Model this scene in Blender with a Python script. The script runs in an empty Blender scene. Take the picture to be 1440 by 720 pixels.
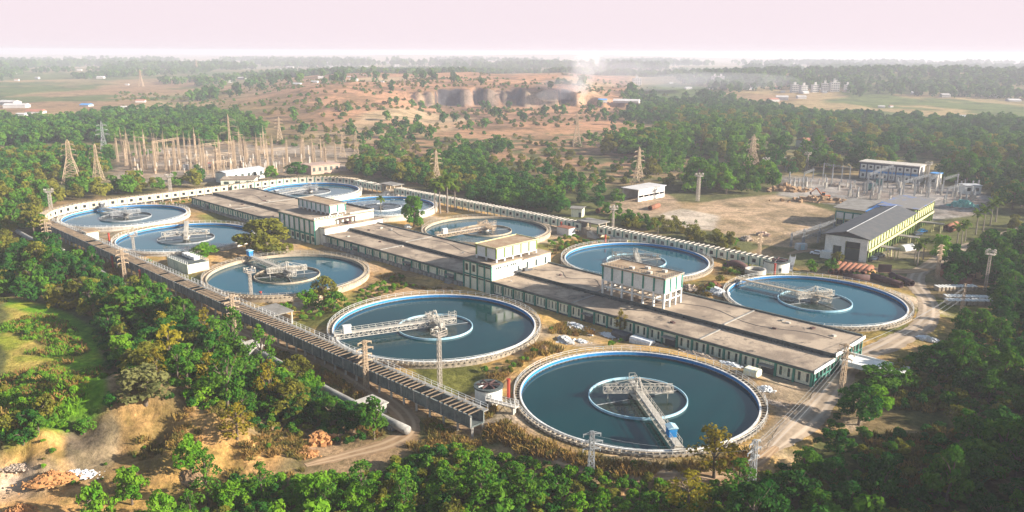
import bpy, math, random
import numpy as np
from mathutils import Vector, Matrix
R = math.radians
SC = bpy.context.scene
COL = SC.collection
rnd = random.Random(7)

# ------------------------------------------------------------------ camera frame
FPX, PITCH, ROLL, CAMZ = 1127.93, R(14.28594), R(.26765), 68.94
SUN_AZ, SUN_EL = 103.0, 21.0          # azimuth clockwise from +Y (the view direction), elevation

# ------------------------------------------------------------------ noise and terrain
_T = np.random.RandomState(3).rand(256, 256)
def vn(x, y, s, seed=0):
    x = np.asarray(x, float) / s + seed * 17.31; y = np.asarray(y, float) / s + seed * 9.77
    xi = np.floor(x).astype(int); yi = np.floor(y).astype(int)
    fx = x - xi; fy = y - yi
    fx = fx * fx * (3 - 2 * fx); fy = fy * fy * (3 - 2 * fy)
    g = lambda a, b: _T[a & 255, b & 255]
    return (g(xi, yi) * (1 - fx) + g(xi + 1, yi) * fx) * (1 - fy) + (g(xi, yi + 1) * (1 - fx) + g(xi + 1, yi + 1) * fx) * fy
def fbm(x, y, s, seed=0, o=4):
    t = 0; a = 1; n = 0
    for k in range(o):
        t = t + a * vn(x, y, s / 2 ** k, seed + k * 3); n += a; a *= .5
    return t / n
def sstep(a, b, x):
    t = np.clip((np.asarray(x, float) - a) / (b - a), 0, 1); return t * t * (3 - 2 * t)

# plant frame: s runs along the filter house to the back left, w across it to the back right
E1 = np.array([-.719, .695]); E2 = np.array([.695, .719]); O0 = np.array([63.8, 158.2])
PANG = R(-44.03)
def PW(s, w, z=0):
    p = O0 + s * E1 + w * E2; return Vector((p[0], p[1], z))
def to_sw(x, y):
    dx = np.asarray(x, float) - O0[0]; dy = np.asarray(y, float) - O0[1]
    return dx * E1[0] + dy * E1[1], dx * E2[0] + dy * E2[1]
def plant_dist(x, y):
    s, w = to_sw(x, y)
    ds = np.maximum(np.maximum(-15 - s, s - 325), 0); dw = np.maximum(np.maximum(-78 - w, w - 96), 0)
    return np.hypot(ds, dw)

def gauss(x, y, cx, cy, sx, sy, a=0):
    c, s_ = math.cos(a), math.sin(a)
    u = (x - cx) * c + (y - cy) * s_; v = -(x - cx) * s_ + (y - cy) * c
    return np.exp(-.5 * ((u / sx) ** 2 + (v / sy) ** 2))
MOUNDS = []          # (cx, cy, sx, sy, angle, height) filled below, once pixels can be read
BANKS = [(21.4, -33.1, 1.8), (24.2, 55.3, 1.3), (85.5, 56., 1.1), (222.9, -34.3, 1.1), (278.7, -34.6, 1.), (82.9, -33.8, 1.2), (151.9, -34.6, .7), (154.3, 53.4, .6)]      # earth banked up against some tanks
def hz(x, y):
    x = np.asarray(x, float); y = np.asarray(y, float)
    pd = plant_dist(x, y)
    r = np.hypot(x, y)
    z = (fbm(x, y, 60, 1, 3) - .5) * 2.2 * sstep(5, 60, pd)
    z = z + (fbm(x, y, 900, 4, 3) - .45) * 26 * sstep(500, 2200, r)
    z = z + (fbm(x, y, 2600, 6, 3) - .45) * 50 * sstep(2500, 9000, r)
    # plateau with the quarry: rises from the left, steep face towards the camera on its right half
    th = np.degrees(np.arctan2(x, y))
    along = sstep(-23, -10, th) * (1 - .62 * sstep(3., 7.6, th) - .38 * sstep(8.0, 9.0, th))
    edge = 1015 + 26 * (fbm(th * 30, r * .05, 40, 9, 3) - .5) * 2 + 22 * sstep(.25, .75, vn(th * 30, 0 * th, 26, 12))
    face = sstep(edge, edge + 16, r)
    ramp = sstep(640, 1180, r + 90 * (fbm(x, y, 160, 5, 3) - .5))
    cl = sstep(-9, -5, th)
    up = (ramp * (1 - cl) + (.16 * ramp + .84 * face) * cl)
    z = z + 27 * along * up * (1 - .75 * sstep(1500, 2300, r)) * (.9 + .35 * (fbm(x, y, 210, 8, 3) - .5))
    z = z + 15 * along * sstep(620, 900, r) * (fbm(x, y, 150, 2, 4) - .5)
    # rise on the right, out of frame, that shades the bottom right of the picture
    z = z + 62 * gauss(x, y, 196, 62, 52, 44, R(-10))
    # far hill at the right edge of the picture
    z = z + 26 * gauss(x, y, 900, 1750, 420, 260, 0)
    # hill further left of it, faint
    z = z + 34 * gauss(x, y, 350, 7000, 1200, 500, 0)
    for ts, tw, h in BANKS:
        p = O0 + ts * E1 + tw * E2; d = np.hypot(x - p[0], y - p[1]); z = z + h * (1 - sstep(27.5, 37, d)) * sstep(23.3, 24.7, d)
    mz = 0
    for (cx, cy, sx, sy, a, h) in MOUNDS: mz = mz + h * gauss(x, y, cx, cy, sx, sy, a)
    z = z + mz + np.minimum(mz, 3.) * ((fbm(x, y, 9, 15, 4) - .5) * 2.1 + (vn(x, y, 3.2, 16) - .5) * .5)
    return z

def ray(px, py):
    a, b = px - 720, py - 360
    c, s = math.cos(ROLL), math.sin(ROLL)
    u = c * a + s * b; v = -s * a + c * b
    return np.array([u / FPX, math.cos(PITCH) - v / FPX * math.sin(PITCH), -math.sin(PITCH) - v / FPX * math.cos(PITCH)])
def at(px, py, z=None):
    """world point of a photo pixel: on the plane z, or on the terrain when z is None"""
    d = ray(px, py)
    if z is not None:
        t = (z - CAMZ) / d[2]; return Vector((d[0] * t, d[1] * t, z))
    t = 60 * 1.004 ** np.arange(1420); g = hz(d[0] * t, d[1] * t) - CAMZ - d[2] * t
    i = int(np.argmax(g > 0)) if (g > 0).any() else len(t) - 1
    a, b = (g[i - 1], g[i]) if i else (g[i], g[i]); k = t[i - 1] + (t[i] - t[i - 1]) * (0 - a) / (b - a) if i and b != a else t[i]
    return Vector((d[0] * k, d[1] * k, float(hz(d[0] * k, d[1] * k))))
def proj(x, y, z):
    z = np.asarray(z, float) - CAMZ
    Z = y * math.cos(PITCH) - z * math.sin(PITCH); U = y * math.sin(PITCH) + z * math.cos(PITCH)
    u = FPX * x / Z; v = -FPX * U / Z
    c, s = math.cos(ROLL), math.sin(ROLL)
    return 720 + c * u - s * v, 360 + s * u + c * v, Z
def poly(pts): return np.array([at(*p)[:2] for p in pts])
def inside(P, x, y):
    x = np.asarray(x, float); y = np.asarray(y, float)
    r = np.zeros(x.shape, bool); n = len(P)
    for i in range(n):
        x1, y1 = P[i]; x2, y2 = P[(i + 1) % n]
        c = ((y1 > y) != (y2 > y)) & (x < (x2 - x1) * (y - y1) / (y2 - y1 + 1e-12) + x1)
        r ^= c
    return r
for px, py, sx, sy, a, h in ((-10, 662, 9, 7, 15, 4.), (60, 634, 9, 7, 15, 4.4), (130, 611, 8, 7, 10, 4.8), (200, 596, 8, 6, 5, 5.), (258, 598, 7, 6, -30, 4.2), (305, 622, 8, 6, -40, 3.), (215, 640, 9, 5, -60, 1.8), (120, 690, 9, 6, 0, 1.2), (345, 650, 8, 6, -30, 1.2)):
    p = at(px, py, 0); MOUNDS.append((p.x, p.y, sx, sy, R(a), h))

# ------------------------------------------------------------------ materials
MATS = {}
def lin(c):
    return tuple((v / 255 / 12.92) if v / 255 <= .04045 else ((v / 255 + .055) / 1.055) ** 2.4 for v in c)
def nd(nt, t, **kw):
    n = nt.nodes.new(t)
    for k, v in kw.items():
        if k in n.inputs: n.inputs[k].default_value = v
        else: setattr(n, k, v)
    return n
def mixc(nt, fac, a, b, blend='MIX'):
    m = nt.nodes.new('ShaderNodeMix'); m.data_type = 'RGBA'; m.blend_type = blend
    for i, v in ((0, fac), (6, a), (7, b)):
        if hasattr(v, 'is_linked') or isinstance(v, bpy.types.NodeSocket): nt.links.new(v, m.inputs[i])
        elif i == 0: m.inputs[0].default_value = v
        else: m.inputs[i].default_value = (*v, 1) if len(v) == 3 else v
    return m.outputs[2]
def rampf(nt, val, lo, hi):
    m = nt.nodes.new('ShaderNodeMapRange'); m.interpolation_type = 'SMOOTHSTEP'
    nt.links.new(val, m.inputs[0]); m.inputs[1].default_value = lo; m.inputs[2].default_value = hi
    return m.outputs[0]
def base(name):
    m = bpy.data.materials.new(name); m.use_nodes = True; nt = m.node_tree; MATS[name] = m
    b = nt.nodes['Principled BSDF']; return m, nt, b
def wmat(name, c1, c2=None, sc=.35, lo=.4, hi=.65, rough=.85, streak=None, stain=None, bump=0., metal=0., fine=.18):
    """weathered surface: two colours in patches, fine mottling, run-off streaks, stains"""
    m, nt, b = base(name); L = nt.links
    geo = nd(nt, 'ShaderNodeNewGeometry'); pos = geo.outputs['Position']
    n1 = nd(nt, 'ShaderNodeTexNoise', Scale=sc, Detail=6., Roughness=.62); L.new(pos, n1.inputs['Vector'])
    col = mixc(nt, rampf(nt, n1.outputs[0], lo, hi), c1, c2 or tuple(v * .8 for v in c1))
    if stain:
        n3 = nd(nt, 'ShaderNodeTexNoise', Scale=sc * 2.3, Detail=5., Roughness=.7, Distortion=.8); L.new(pos, n3.inputs['Vector'])
        col = mixc(nt, rampf(nt, n3.outputs[0], stain[1], stain[1] + .12), col, stain[0])
    if streak:
        mp = nd(nt, 'ShaderNodeMapping'); mp.inputs['Scale'].default_value = (2.2, 2.2, .16); L.new(pos, mp.inputs[0])
        n2 = nd(nt, 'ShaderNodeTexNoise', Scale=1.1, Detail=4., Roughness=.6); L.new(mp.outputs[0], n2.inputs['Vector'])
        col = mixc(nt, rampf(nt, n2.outputs[0], streak[1], streak[1] + .18), col, streak[0])
    n4 = nd(nt, 'ShaderNodeTexNoise', Scale=5., Detail=3.); L.new(pos, n4.inputs['Vector'])
    mr = nd(nt, 'ShaderNodeMapRange'); L.new(n4.outputs[0], mr.inputs[0])
    mr.inputs[1].default_value = .3; mr.inputs[2].default_value = .7; mr.inputs[3].default_value = 1 - fine; mr.inputs[4].default_value = 1 + fine
    cc = nd(nt, 'ShaderNodeCombineColor'); [L.new(mr.outputs[0], cc.inputs[k]) for k in range(3)]
    col = mixc(nt, 1., col, cc.outputs[0], 'MULTIPLY')
    L.new(col, b.inputs['Base Color']); b.inputs['Roughness'].default_value = rough; b.inputs['Metallic'].default_value = metal
    b.inputs['Specular IOR Level'].default_value = .25
    if bump:
        bp = nd(nt, 'ShaderNodeBump', Strength=bump, Distance=.05); L.new(n4.outputs[0], bp.inputs['Height']); L.new(bp.outputs[0], b.inputs['Normal'])
    return m
def M(n): return MATS[n]

wmat('roof_concrete', (.42, .325, .23), (.235, .18, .13), sc=.13, lo=.38, hi=.58, stain=((.10, .085, .07), .575), rough=.9, bump=.2, fine=.25)
wmat('roof_tower', (.30, .20, .12), (.40, .30, .19), sc=.3, stain=((.10, .07, .04), .58), rough=.95, bump=.3)
wmat('cream_wall', (.74, .72, .56), (.60, .62, .48), sc=.3, streak=((.13, .17, .12), .555), stain=((.26, .27, .19), .62))
wmat('aged_cream', (.60, .53, .40), (.47, .42, .32), sc=.35, streak=((.22, .20, .15), .55), stain=((.30, .26, .19), .60))
wmat('white_wall', (.74, .72, .66), (.62, .60, .54), sc=.3, streak=((.34, .32, .28), .64))
wmat('green_paint', (.045, .20, .145), (.07, .25, .19), sc=.8, streak=((.03, .08, .06), .6))
wmat('olive_paint', (.16, .23, .06), (.22, .28, .08), sc=.6, streak=((.07, .10, .04), .58))
wmat('yellow_wall', (.60, .55, .28), (.50, .47, .25), sc=.4, streak=((.20, .22, .10), .60))
wmat('dark_concrete', (.105, .12, .11), (.055, .07, .068), sc=.5, streak=((.03, .045, .045), .55), rough=.95)
wmat('flume_wall', (.185, .195, .175), (.10, .115, .11), sc=.45, streak=((.05, .065, .06), .54), stain=((.26, .24, .20), .62), rough=.95)
wmat('grey_concrete', (.33, .31, .27), (.22, .21, .19), sc=.5, streak=((.12, .12, .11), .6), rough=.92)
wmat('pale_concrete', (.52, .47, .40), (.40, .36, .30), sc=.6, streak=((.22, .20, .17), .63), rough=.9)
wmat('tan_concrete', (.46, .37, .26), (.34, .27, .19), sc=.6, streak=((.18, .15, .11), .6), rough=.9)
wmat('stone_wall', (.34, .28, .20), (.20, .17, .13), sc=1.2, streak=((.11, .10, .08), .55), rough=.95, bump=.6)
wmat('white_paint', (.74, .73, .69), (.60, .58, .53), sc=.5, streak=((.34, .31, .27), .60), stain=((.36, .31, .25), .60), rough=.6)
wmat('blue_paint', (.012, .18, .46), (.03, .25, .52), sc=.5, streak=((.03, .10, .19), .60), stain=((.14, .27, .34), .66), rough=.6)
wmat('pale_blue', (.28, .48, .57), (.42, .56, .60), sc=.5, streak=((.16, .22, .24), .58), rough=.6)
wmat('steel_pale', (.50, .46, .39), (.40, .36, .30), sc=1.2, stain=((.24, .16, .10), .66), rough=.6)
wmat('steel_tan', (.46, .34, .22), (.36, .26, .17), sc=1., rough=.7)
wmat('steel_grey', (.30, .31, .31), (.22, .22, .22), sc=1., rough=.6)
wmat('steel_dark', (.07, .075, .08), (.10, .10, .10), sc=1., rough=.6)
wmat('rust', (.27, .115, .06), (.19, .075, .045), sc=.8, rough=.85)
wmat('old_timber', (.20, .145, .095), (.11, .085, .06), sc=1., rough=.9)
wmat('rust_dark', (.10, .05, .045), (.07, .045, .04), sc=.8, rough=.85)
wmat('red_paint', (.42, .06, .03), (.32, .05, .03), sc=1.2, rough=.6)
wmat('orange_paint', (.62, .16, .03), (.5, .14, .03), sc=1.2, rough=.5)
wmat('tin_roof', (.075, .08, .08), (.105, .10, .095), sc=.4, streak=((.07, .075, .08), .6), rough=.7)
wmat('tin_pale', (.50, .50, .49), (.40, .40, .38), sc=.5, rough=.55)
wmat('asbestos_roof', (.25, .23, .20), (.18, .165, .14), sc=.4, rough=.9)
wmat('patched_roof', (.20, .185, .165), (.12, .17, .32), sc=.16, lo=.54, hi=.60, stain=((.42, .41, .42), .60), rough=.7)
wmat('tarp_blue', (.05, .27, .62), (.10, .34, .66), sc=.8, rough=.45)
wmat('tarp_green', (.10, .36, .30), (.25, .48, .42), sc=.8, rough=.5)
wmat('plastic_white', (.72, .72, .70), (.55, .56, .55), sc=1.5, stain=((.28, .28, .28), .62), rough=.6)
wmat('pale_yellow', (.70, .66, .42), (.78, .75, .58), sc=.8, rough=.6)
wmat('rubble', (.40, .32, .25), (.28, .22, .16), sc=1.5, rough=.95)
wmat('orange_dirt', (.40, .20, .075), (.32, .15, .06), sc=.6, stain=((.46, .27, .12), .6), rough=.98, bump=.5)
wmat('brown_dirt', (.30, .19, .10), (.22, .14, .075), sc=.8, rough=.98, bump=.5)
wmat('clod', (.48, .30, .16), (.34, .21, .11), sc=.6, rough=.98)
wmat('pink_brick', (.46, .32, .24), (.36, .25, .19), sc=.5, streak=((.20, .14, .10), .6))
wmat('far_white', (.54, .51, .48), (.44, .41, .38), sc=.1)
wmat('steel_dusty', (.37, .32, .26), (.28, .24, .20), sc=1.2, rough=.7)
wmat('far_red', (.40, .17, .11), (.32, .14, .09), sc=.1)
wmat('car_white', (.75, .76, .78), (.72, .73, .75), sc=.5, rough=.3, fine=.03)
wmat('car_dark', (.05, .07, .10), (.06, .08, .12), sc=.5, rough=.3, fine=.03)
wmat('bark', (.15, .115, .08), (.10, .075, .055), sc=2., rough=.95)
wmat('palm_bark', (.24, .20, .16), (.18, .15, .12), sc=2., rough=.95)
m, nt, b = base('glass_dark'); b.inputs['Base Color'].default_value = (.015, .022, .024, 1); b.inputs['Roughness'].default_value = .25
m, nt, b = base('window_shade'); b.inputs['Base Color'].default_value = (.03, .05, .042, 1); b.inputs['Roughness'].default_value = .5
m, nt, b = base('rubber'); b.inputs['Base Color'].default_value = (.02, .02, .02, 1); b.inputs['Roughness'].default_value = .9
def water(name, c, c2, rough=.05, scum=None):
    m, nt, b = base(name); L = nt.links
    pos = nd(nt, 'ShaderNodeNewGeometry').outputs['Position']
    n = nd(nt, 'ShaderNodeTexNoise', Scale=.06, Detail=3.); L.new(pos, n.inputs['Vector'])
    col = mixc(nt, rampf(nt, n.outputs[0], .35, .65), c, c2)
    b.inputs['IOR'].default_value = 1.33
    nr_ = nd(nt, 'ShaderNodeTexNoise', Scale=.09, Detail=5., Roughness=.65, Distortion=1.5); L.new(pos, nr_.inputs['Vector']); rr = nd(nt, 'ShaderNodeMapRange'); L.new(nr_.outputs[0], rr.inputs[0]); rr.inputs[1].default_value = .42; rr.inputs[2].default_value = .62; rr.inputs[3].default_value = rough * .5; rr.inputs[4].default_value = rough * 3.2; L.new(rr.outputs[0], b.inputs['Roughness'])
    if scum:
        n3 = nd(nt, 'ShaderNodeTexNoise', Scale=.22, Detail=7., Roughness=.65, Distortion=1.2); L.new(pos, n3.inputs['Vector'])
        f = rampf(nt, n3.outputs[0], scum[1], scum[1] + .08)
        col = mixc(nt, f, col, scum[0])
        mm = nd(nt, 'ShaderNodeMapRange'); L.new(f, mm.inputs[0]); mm.inputs[3].default_value = rough; mm.inputs[4].default_value = .6
        L.new(mm.outputs[0], b.inputs['Roughness'])
    L.new(col, b.inputs['Base Color'])
    n2 = nd(nt, 'ShaderNodeTexNoise', Scale=1.6, Detail=3.); L.new(pos, n2.inputs['Vector'])
    bp = nd(nt, 'ShaderNodeBump', Strength=.035, Distance=.05); L.new(n2.outputs[0], bp.inputs['Height']); L.new(bp.outputs[0], b.inputs['Normal'])
water('water_deep', (.0, .026, .027), (.0, .033, .033))
water('water_blue', (.002, .060, .085), (.004, .070, .095))
water('water_murky', (.012, .03, .03), (.025, .04, .032), rough=.08)
water('water_scum', (.02, .07, .10), (.03, .09, .12), rough=.08, scum=((.42, .44, .42), .54))
def leafmat(name, c1, c2, trans=.3):
    m, nt, b = base(name); L = nt.links
    nt.nodes.remove(b); out = nt.nodes['Material Output']
    at_ = nd(nt, 'ShaderNodeAttribute'); at_.attribute_name = 'tint'
    oi = nd(nt, 'ShaderNodeObjectInfo')
    add = nd(nt, 'ShaderNodeMath', operation='MULTIPLY_ADD'); L.new(oi.outputs['Random'], add.inputs[0]); add.inputs[1].default_value = .45
    L.new(at_.outputs['Fac'], add.inputs[2])
    col = mixc(nt, rampf(nt, add.outputs[0], .1, 1.25), c1, c2)
    hs = nd(nt, 'ShaderNodeHueSaturation'); L.new(col, hs.inputs['Color'])
    r2 = nd(nt, 'ShaderNodeMapRange'); L.new(oi.outputs['Random'], r2.inputs[0]); r2.inputs[3].default_value = .496; r2.inputs[4].default_value = .518
    L.new(r2.outputs[0], hs.inputs['Hue'])
    d = nd(nt, 'ShaderNodeBsdfDiffuse', Roughness=.6); t = nd(nt, 'ShaderNodeBsdfTranslucent'); mx = nd(nt, 'ShaderNodeMixShader', Fac=trans)
    L.new(hs.outputs[0], d.inputs[0]); L.new(hs.outputs[0], t.inputs[0]); L.new(d.outputs[0], mx.inputs[1]); L.new(t.outputs[0], mx.inputs[2]); L.new(mx.outputs[0], out.inputs[0])
leafmat('leaf_dark', (.012, .072, .014), (.066, .165, .022))
leafmat('leaf_mid', (.028, .122, .012), (.140, .245, .024))
leafmat('leaf_bright', (.060, .200, .010), (.215, .345, .024))
leafmat('leaf_olive', (.095, .110, .018), (.245, .215, .030))
leafmat('leaf_yellow', (.170, .145, .014), (.360, .265, .026))
leafmat('leaf_grey', (.115, .125, .040), (.215, .200, .075))
leafmat('leaf_palm', (.050, .105, .012), (.155, .190, .022))
leafmat('straw', (.20, .115, .035), (.38, .225, .07), trans=.2)
leafmat('straw_olive', (.10, .095, .025), (.23, .175, .05), trans=.2)

# ------------------------------------------------------------------ mesh builder
class MB:
    def __init__(s): s.v = []; s.f = []
    def add(s, vs, fs):
        b = len(s.v); s.v += [tuple(v) for v in vs]; s.f += [tuple(b + i for i in f) for f in fs]; return s
    def box(s, x0, x1, y0, y1, z0, z1):
        return s.add([(x0, y0, z0), (x1, y0, z0), (x1, y1, z0), (x0, y1, z0), (x0, y0, z1), (x1, y0, z1), (x1, y1, z1), (x0, y1, z1)],
                     [(0, 3, 2, 1), (4, 5, 6, 7), (0, 1, 5, 4), (1, 2, 6, 5), (2, 3, 7, 6), (3, 0, 4, 7)])
    def cbox(s, c, d, rz=0):
        c_, s_ = math.cos(rz), math.sin(rz); vs = []
        for dz in (-.5, .5):
            for dx, dy in ((-.5, -.5), (.5, -.5), (.5, .5), (-.5, .5)):
                x, y = dx * d[0], dy * d[1]
                vs.append((c[0] + x * c_ - y * s_, c[1] + x * s_ + y * c_, c[2] + dz * d[2]))
        return s.add(vs, [(0, 3, 2, 1), (4, 5, 6, 7), (0, 1, 5, 4), (1, 2, 6, 5), (2, 3, 7, 6), (3, 0, 4, 7)])
    def bar(s, p0, p1, w, h=None, w1=None):
        p0 = Vector(p0); p1 = Vector(p1); d = p1 - p0
        if d.length < 1e-6: return s
        d.normalize(); up = Vector((0, 0, 1)) if abs(d.z) < .95 else Vector((1, 0, 0))
        a = d.cross(up).normalized(); b = a.cross(d).normalized(); h = h or w; k = (w1 / w) if w1 else 1; vs = []
        for p, q in ((p0, 1), (p1, k)):
            for i, j in ((-.5, -.5), (.5, -.5), (.5, .5), (-.5, .5)): vs.append(p + a * (i * w * q) + b * (j * h * q))
        return s.add(vs, [(3, 2, 1, 0), (4, 5, 6, 7), (0, 1, 5, 4), (1, 2, 6, 5), (2, 3, 7, 6), (3, 0, 4, 7)])
    def tube(s, pts, r, n=8, cap=True):
        pts = [Vector(p) for p in pts]; rs = r if isinstance(r, (list, tuple)) else [r] * len(pts); vs = []; fs = []
        for i, p in enumerate(pts):
            d = (pts[min(i + 1, len(pts) - 1)] - pts[max(i - 1, 0)]).normalized()
            up = Vector((0, 0, 1)) if abs(d.z) < .95 else Vector((1, 0, 0))
            a = d.cross(up).normalized(); b = a.cross(d).normalized()
            for k in range(n):
                t = 2 * math.pi * k / n; vs.append(p + a * (rs[i] * math.cos(t)) + b * (rs[i] * math.sin(t)))
        for i in range(len(pts) - 1):
            for k in range(n):
                k2 = (k + 1) % n; fs.append((i * n + k, i * n + k2, (i + 1) * n + k2, (i + 1) * n + k))
        if cap: fs.append(tuple(range(n))[::-1]); fs.append(tuple((len(pts) - 1) * n + k for k in range(n)))
        return s.add(vs, fs)
    def cyl(s, c, r, z0, z1, n=24, r1=None):
        r1 = r if r1 is None else r1; vs = []
        for z, q in ((z0, r), (z1, r1)):
            for k in range(n): t = 2 * math.pi * k / n; vs.append((c[0] + q * math.cos(t), c[1] + q * math.sin(t), z))
        fs = [(k, (k + 1) % n, n + (k + 1) % n, n + k) for k in range(n)] + [tuple(range(n))[::-1], tuple(range(n, 2 * n))]
        return s.add(vs, fs)
    def ring(s, r0, r1, z0, z1, n=120, a0=0., a1=2 * math.pi, c=(0, 0)):
        full = abs(a1 - a0 - 2 * math.pi) < 1e-6; m_ = n if full else n + 1; vs = []
        for k in range(m_):
            t = a0 + (a1 - a0) * k / n; x, y = math.cos(t), math.sin(t)
            for q, z in ((r0, z0), (r1, z0), (r1, z1), (r0, z1)): vs.append((c[0] + q * x, c[1] + q * y, z))
        fs = []
        for k in range(n):
            b = ((k + 1) % m_) * 4; a = k * 4
            for i in range(4): j = (i + 1) % 4; fs.append((a + i, a + j, b + j, b + i)[::-1])
        if not full: fs.append((0, 1, 2, 3)); e = n * 4; fs.append((e + 3, e + 2, e + 1, e))
        return s.add(vs, fs)
    def gear(s, r0, r0b, r1, r1b, z0, z1, n, duty=.4):
        """one closed ring whose inner radius steps r0/r0b and outer radius r1/r1b, n teeth round it"""
        vs = []; m_ = 0
        for k in range(n):
            for f, tooth in ((0, 1), (duty, 1), (duty + .004, 0), (.996, 0)):
                t = 2 * math.pi * (k + f) / n; x, y = math.cos(t), math.sin(t); a, b = (r0b, r1b) if tooth else (r0, r1)
                for q, z in ((a, z0), (b, z0), (b, z1), (a, z1)): vs.append((q * x, q * y, z))
                m_ += 1
        fs = []
        for k in range(m_):
            a = k * 4; b = ((k + 1) % m_) * 4
            for i in range(4): j = (i + 1) % 4; fs.append((b + i, b + j, a + j, a + i))
        return s.add(vs, fs)
    def prism(s, pts, z0, z1):
        n = len(pts); vs = [(x, y, z0) for x, y in pts] + [(x, y, z1) for x, y in pts]
        return s.add(vs, [tuple(range(n))[::-1], tuple(range(n, 2 * n))] + [(k, (k + 1) % n, n + (k + 1) % n, n + k) for k in range(n)])
    def ext(s, prof, axis, t0, t1):
        """profile of (u, z) extruded along x (axis 0) or y (axis 1)"""
        n = len(prof); mk = (lambda u, z, t: (t, u, z)) if axis == 0 else (lambda u, z, t: (u, t, z))
        vs = [mk(u, z, t0) for u, z in prof] + [mk(u, z, t1) for u, z in prof]
        return s.add(vs, [tuple(range(n))[::-1], tuple(range(n, 2 * n))] + [(k, (k + 1) % n, n + (k + 1) % n, n + k) for k in range(n)])
    def lattice(s, h, w0, w1, nseg, t, c=(0, 0), z0=0, brace=None):
        brace = brace or t * .7; lv = []
        for i in range(nseg + 1):
            f = i / nseg; q = (w0 + (w1 - w0) * f) / 2; z = z0 + h * f
            lv.append([(c[0] + a * q, c[1] + b * q, z) for a, b in ((-1, -1), (1, -1), (1, 1), (-1, 1))])
        for k in range(4): s.bar(lv[0][k], lv[-1][k], t)
        for i in range(nseg):
            for k in range(4):
                k2 = (k + 1) % 4
                s.bar(lv[i][k], lv[i + 1][k2], brace); s.bar(lv[i + 1][k], lv[i][k2], brace)
                s.bar(lv[i + 1][k], lv[i + 1][k2], brace)
        return s
    def truss(s, p0, p1, hgt, wid, n, t):
        """box truss along a horizontal line; p0, p1 are the bottom centre ends"""
        p0 = Vector(p0); p1 = Vector(p1); d = (p1 - p0); a = Vector((-d.y, d.x, 0)).normalized() * wid / 2; u = Vector((0, 0, hgt))
        for sg in (-1, 1):
            s.bar(p0 + a * sg, p1 + a * sg, t); s.bar(p0 + a * sg + u, p1 + a * sg + u, t)
            for k in range(n):
                q0 = p0 + d * (k / n) + a * sg; q1 = p0 + d * ((k + 1) / n) + a * sg
                s.bar(q0, q0 + u, t * .7); s.bar(q0 if k % 2 else q0 + u, q1 + u if k % 2 else q1, t * .7)
            s.bar(p1 + a * sg, p1 + a * sg + u, t * .7)
        for k in range(n + 1):
            q = p0 + d * (k / n); s.bar(q - a, q + a, t * .7)
        return s
    def mesh(s, name, mat, smooth=False):
        me = bpy.data.meshes.new(name); me.from_pydata(s.v, [], s.f); me.materials.append(M(mat)); me.update()
        if smooth: me.polygons.foreach_set('use_smooth', [True] * len(me.polygons))
        return me
    def build(s, name, mat, parent=None, smooth=False):
        return put(s.mesh(name, mat, smooth), name, parent)
def put(me, name, parent=None, loc=None, rz=0):
    o = bpy.data.objects.new(name, me); COL.objects.link(o)
    if parent: o.parent = parent
    if loc is not None: o.location = loc
    if rz: o.rotation_euler = (0, 0, rz)
    return o
def tag(o, label=None, cat=None, group=None, kind=None):
    if label: o['label'] = label
    if cat: o['category'] = cat
    if group: o['group'] = group
    if kind: o['kind'] = kind
    return o
def thing(name, label, cat, loc=(0, 0, 0), rz=0, group=None):
    o = bpy.data.objects.new(name, None); COL.objects.link(o); o.location = loc; o.rotation_euler = (0, 0, rz)
    o.empty_display_size = .5
    return tag(o, label, cat, group)
def dup(root, loc, rz=None, label=None, group=None, scale=None):
    def cp(o, par):
        c = o.copy(); COL.objects.link(c); c.parent = par
        for ch in o.children: cp(ch, c)
        return c
    r = cp(root, None); r.location = loc
    if rz is not None: r.rotation_euler = (0, 0, rz)
    if scale: r.scale = (scale,) * 3
    if label: r['label'] = label
    if group: r['group'] = group
    return r
# ------------------------------------------------------------------ camera, light, sky, air
cam = bpy.data.cameras.new('camera'); co = bpy.data.objects.new('camera', cam); COL.objects.link(co); SC.camera = co
cam.sensor_width = 36.; cam.lens = FPX / 1440 * 36; cam.clip_start = .5; cam.clip_end = 60000
X0 = Vector((1, 0, 0)); Y0 = Vector((0, math.sin(PITCH), math.cos(PITCH))); F0 = Vector((0, math.cos(PITCH), -math.sin(PITCH)))
c_, s_ = math.cos(ROLL), math.sin(ROLL)
Xc = X0 * c_ + Y0 * s_; Yc = Y0 * c_ - X0 * s_; Zc = -F0
co.matrix_world = Matrix(((Xc.x, Yc.x, Zc.x, 0), (Xc.y, Yc.y, Zc.y, 0), (Xc.z, Yc.z, Zc.z, CAMZ), (0, 0, 0, 1)))

sd = Vector((math.sin(R(SUN_AZ)) * math.cos(R(SUN_EL)), math.cos(R(SUN_AZ)) * math.cos(R(SUN_EL)), math.sin(R(SUN_EL))))
sun = bpy.data.lights.new('sun', 'SUN'); sun.energy = 5.0; sun.angle = R(.6); sun.color = (1., .92, .82)
so = bpy.data.objects.new('sun', sun); COL.objects.link(so); so.rotation_euler = sd.to_track_quat('Z', 'Y').to_euler(); so.location = (300, 0, 300)
w = bpy.data.worlds.new('World'); SC.world = w; w.use_nodes = True; nt = w.node_tree; L = nt.links
bg = nt.nodes['Background']; sky = nd(nt, 'ShaderNodeTexSky'); sky.sky_type = 'NISHITA'; sky.sun_disc = False
sky.sun_elevation = R(SUN_EL); sky.sun_rotation = R(SUN_AZ); sky.altitude = 0; sky.air_density = 1.2; sky.dust_density = 1.2; sky.ozone_density = 1.5
tc = nd(nt, 'ShaderNodeTexCoord'); sp = nd(nt, 'ShaderNodeSeparateXYZ'); L.new(tc.outputs['Generated'], sp.inputs[0])
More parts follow.
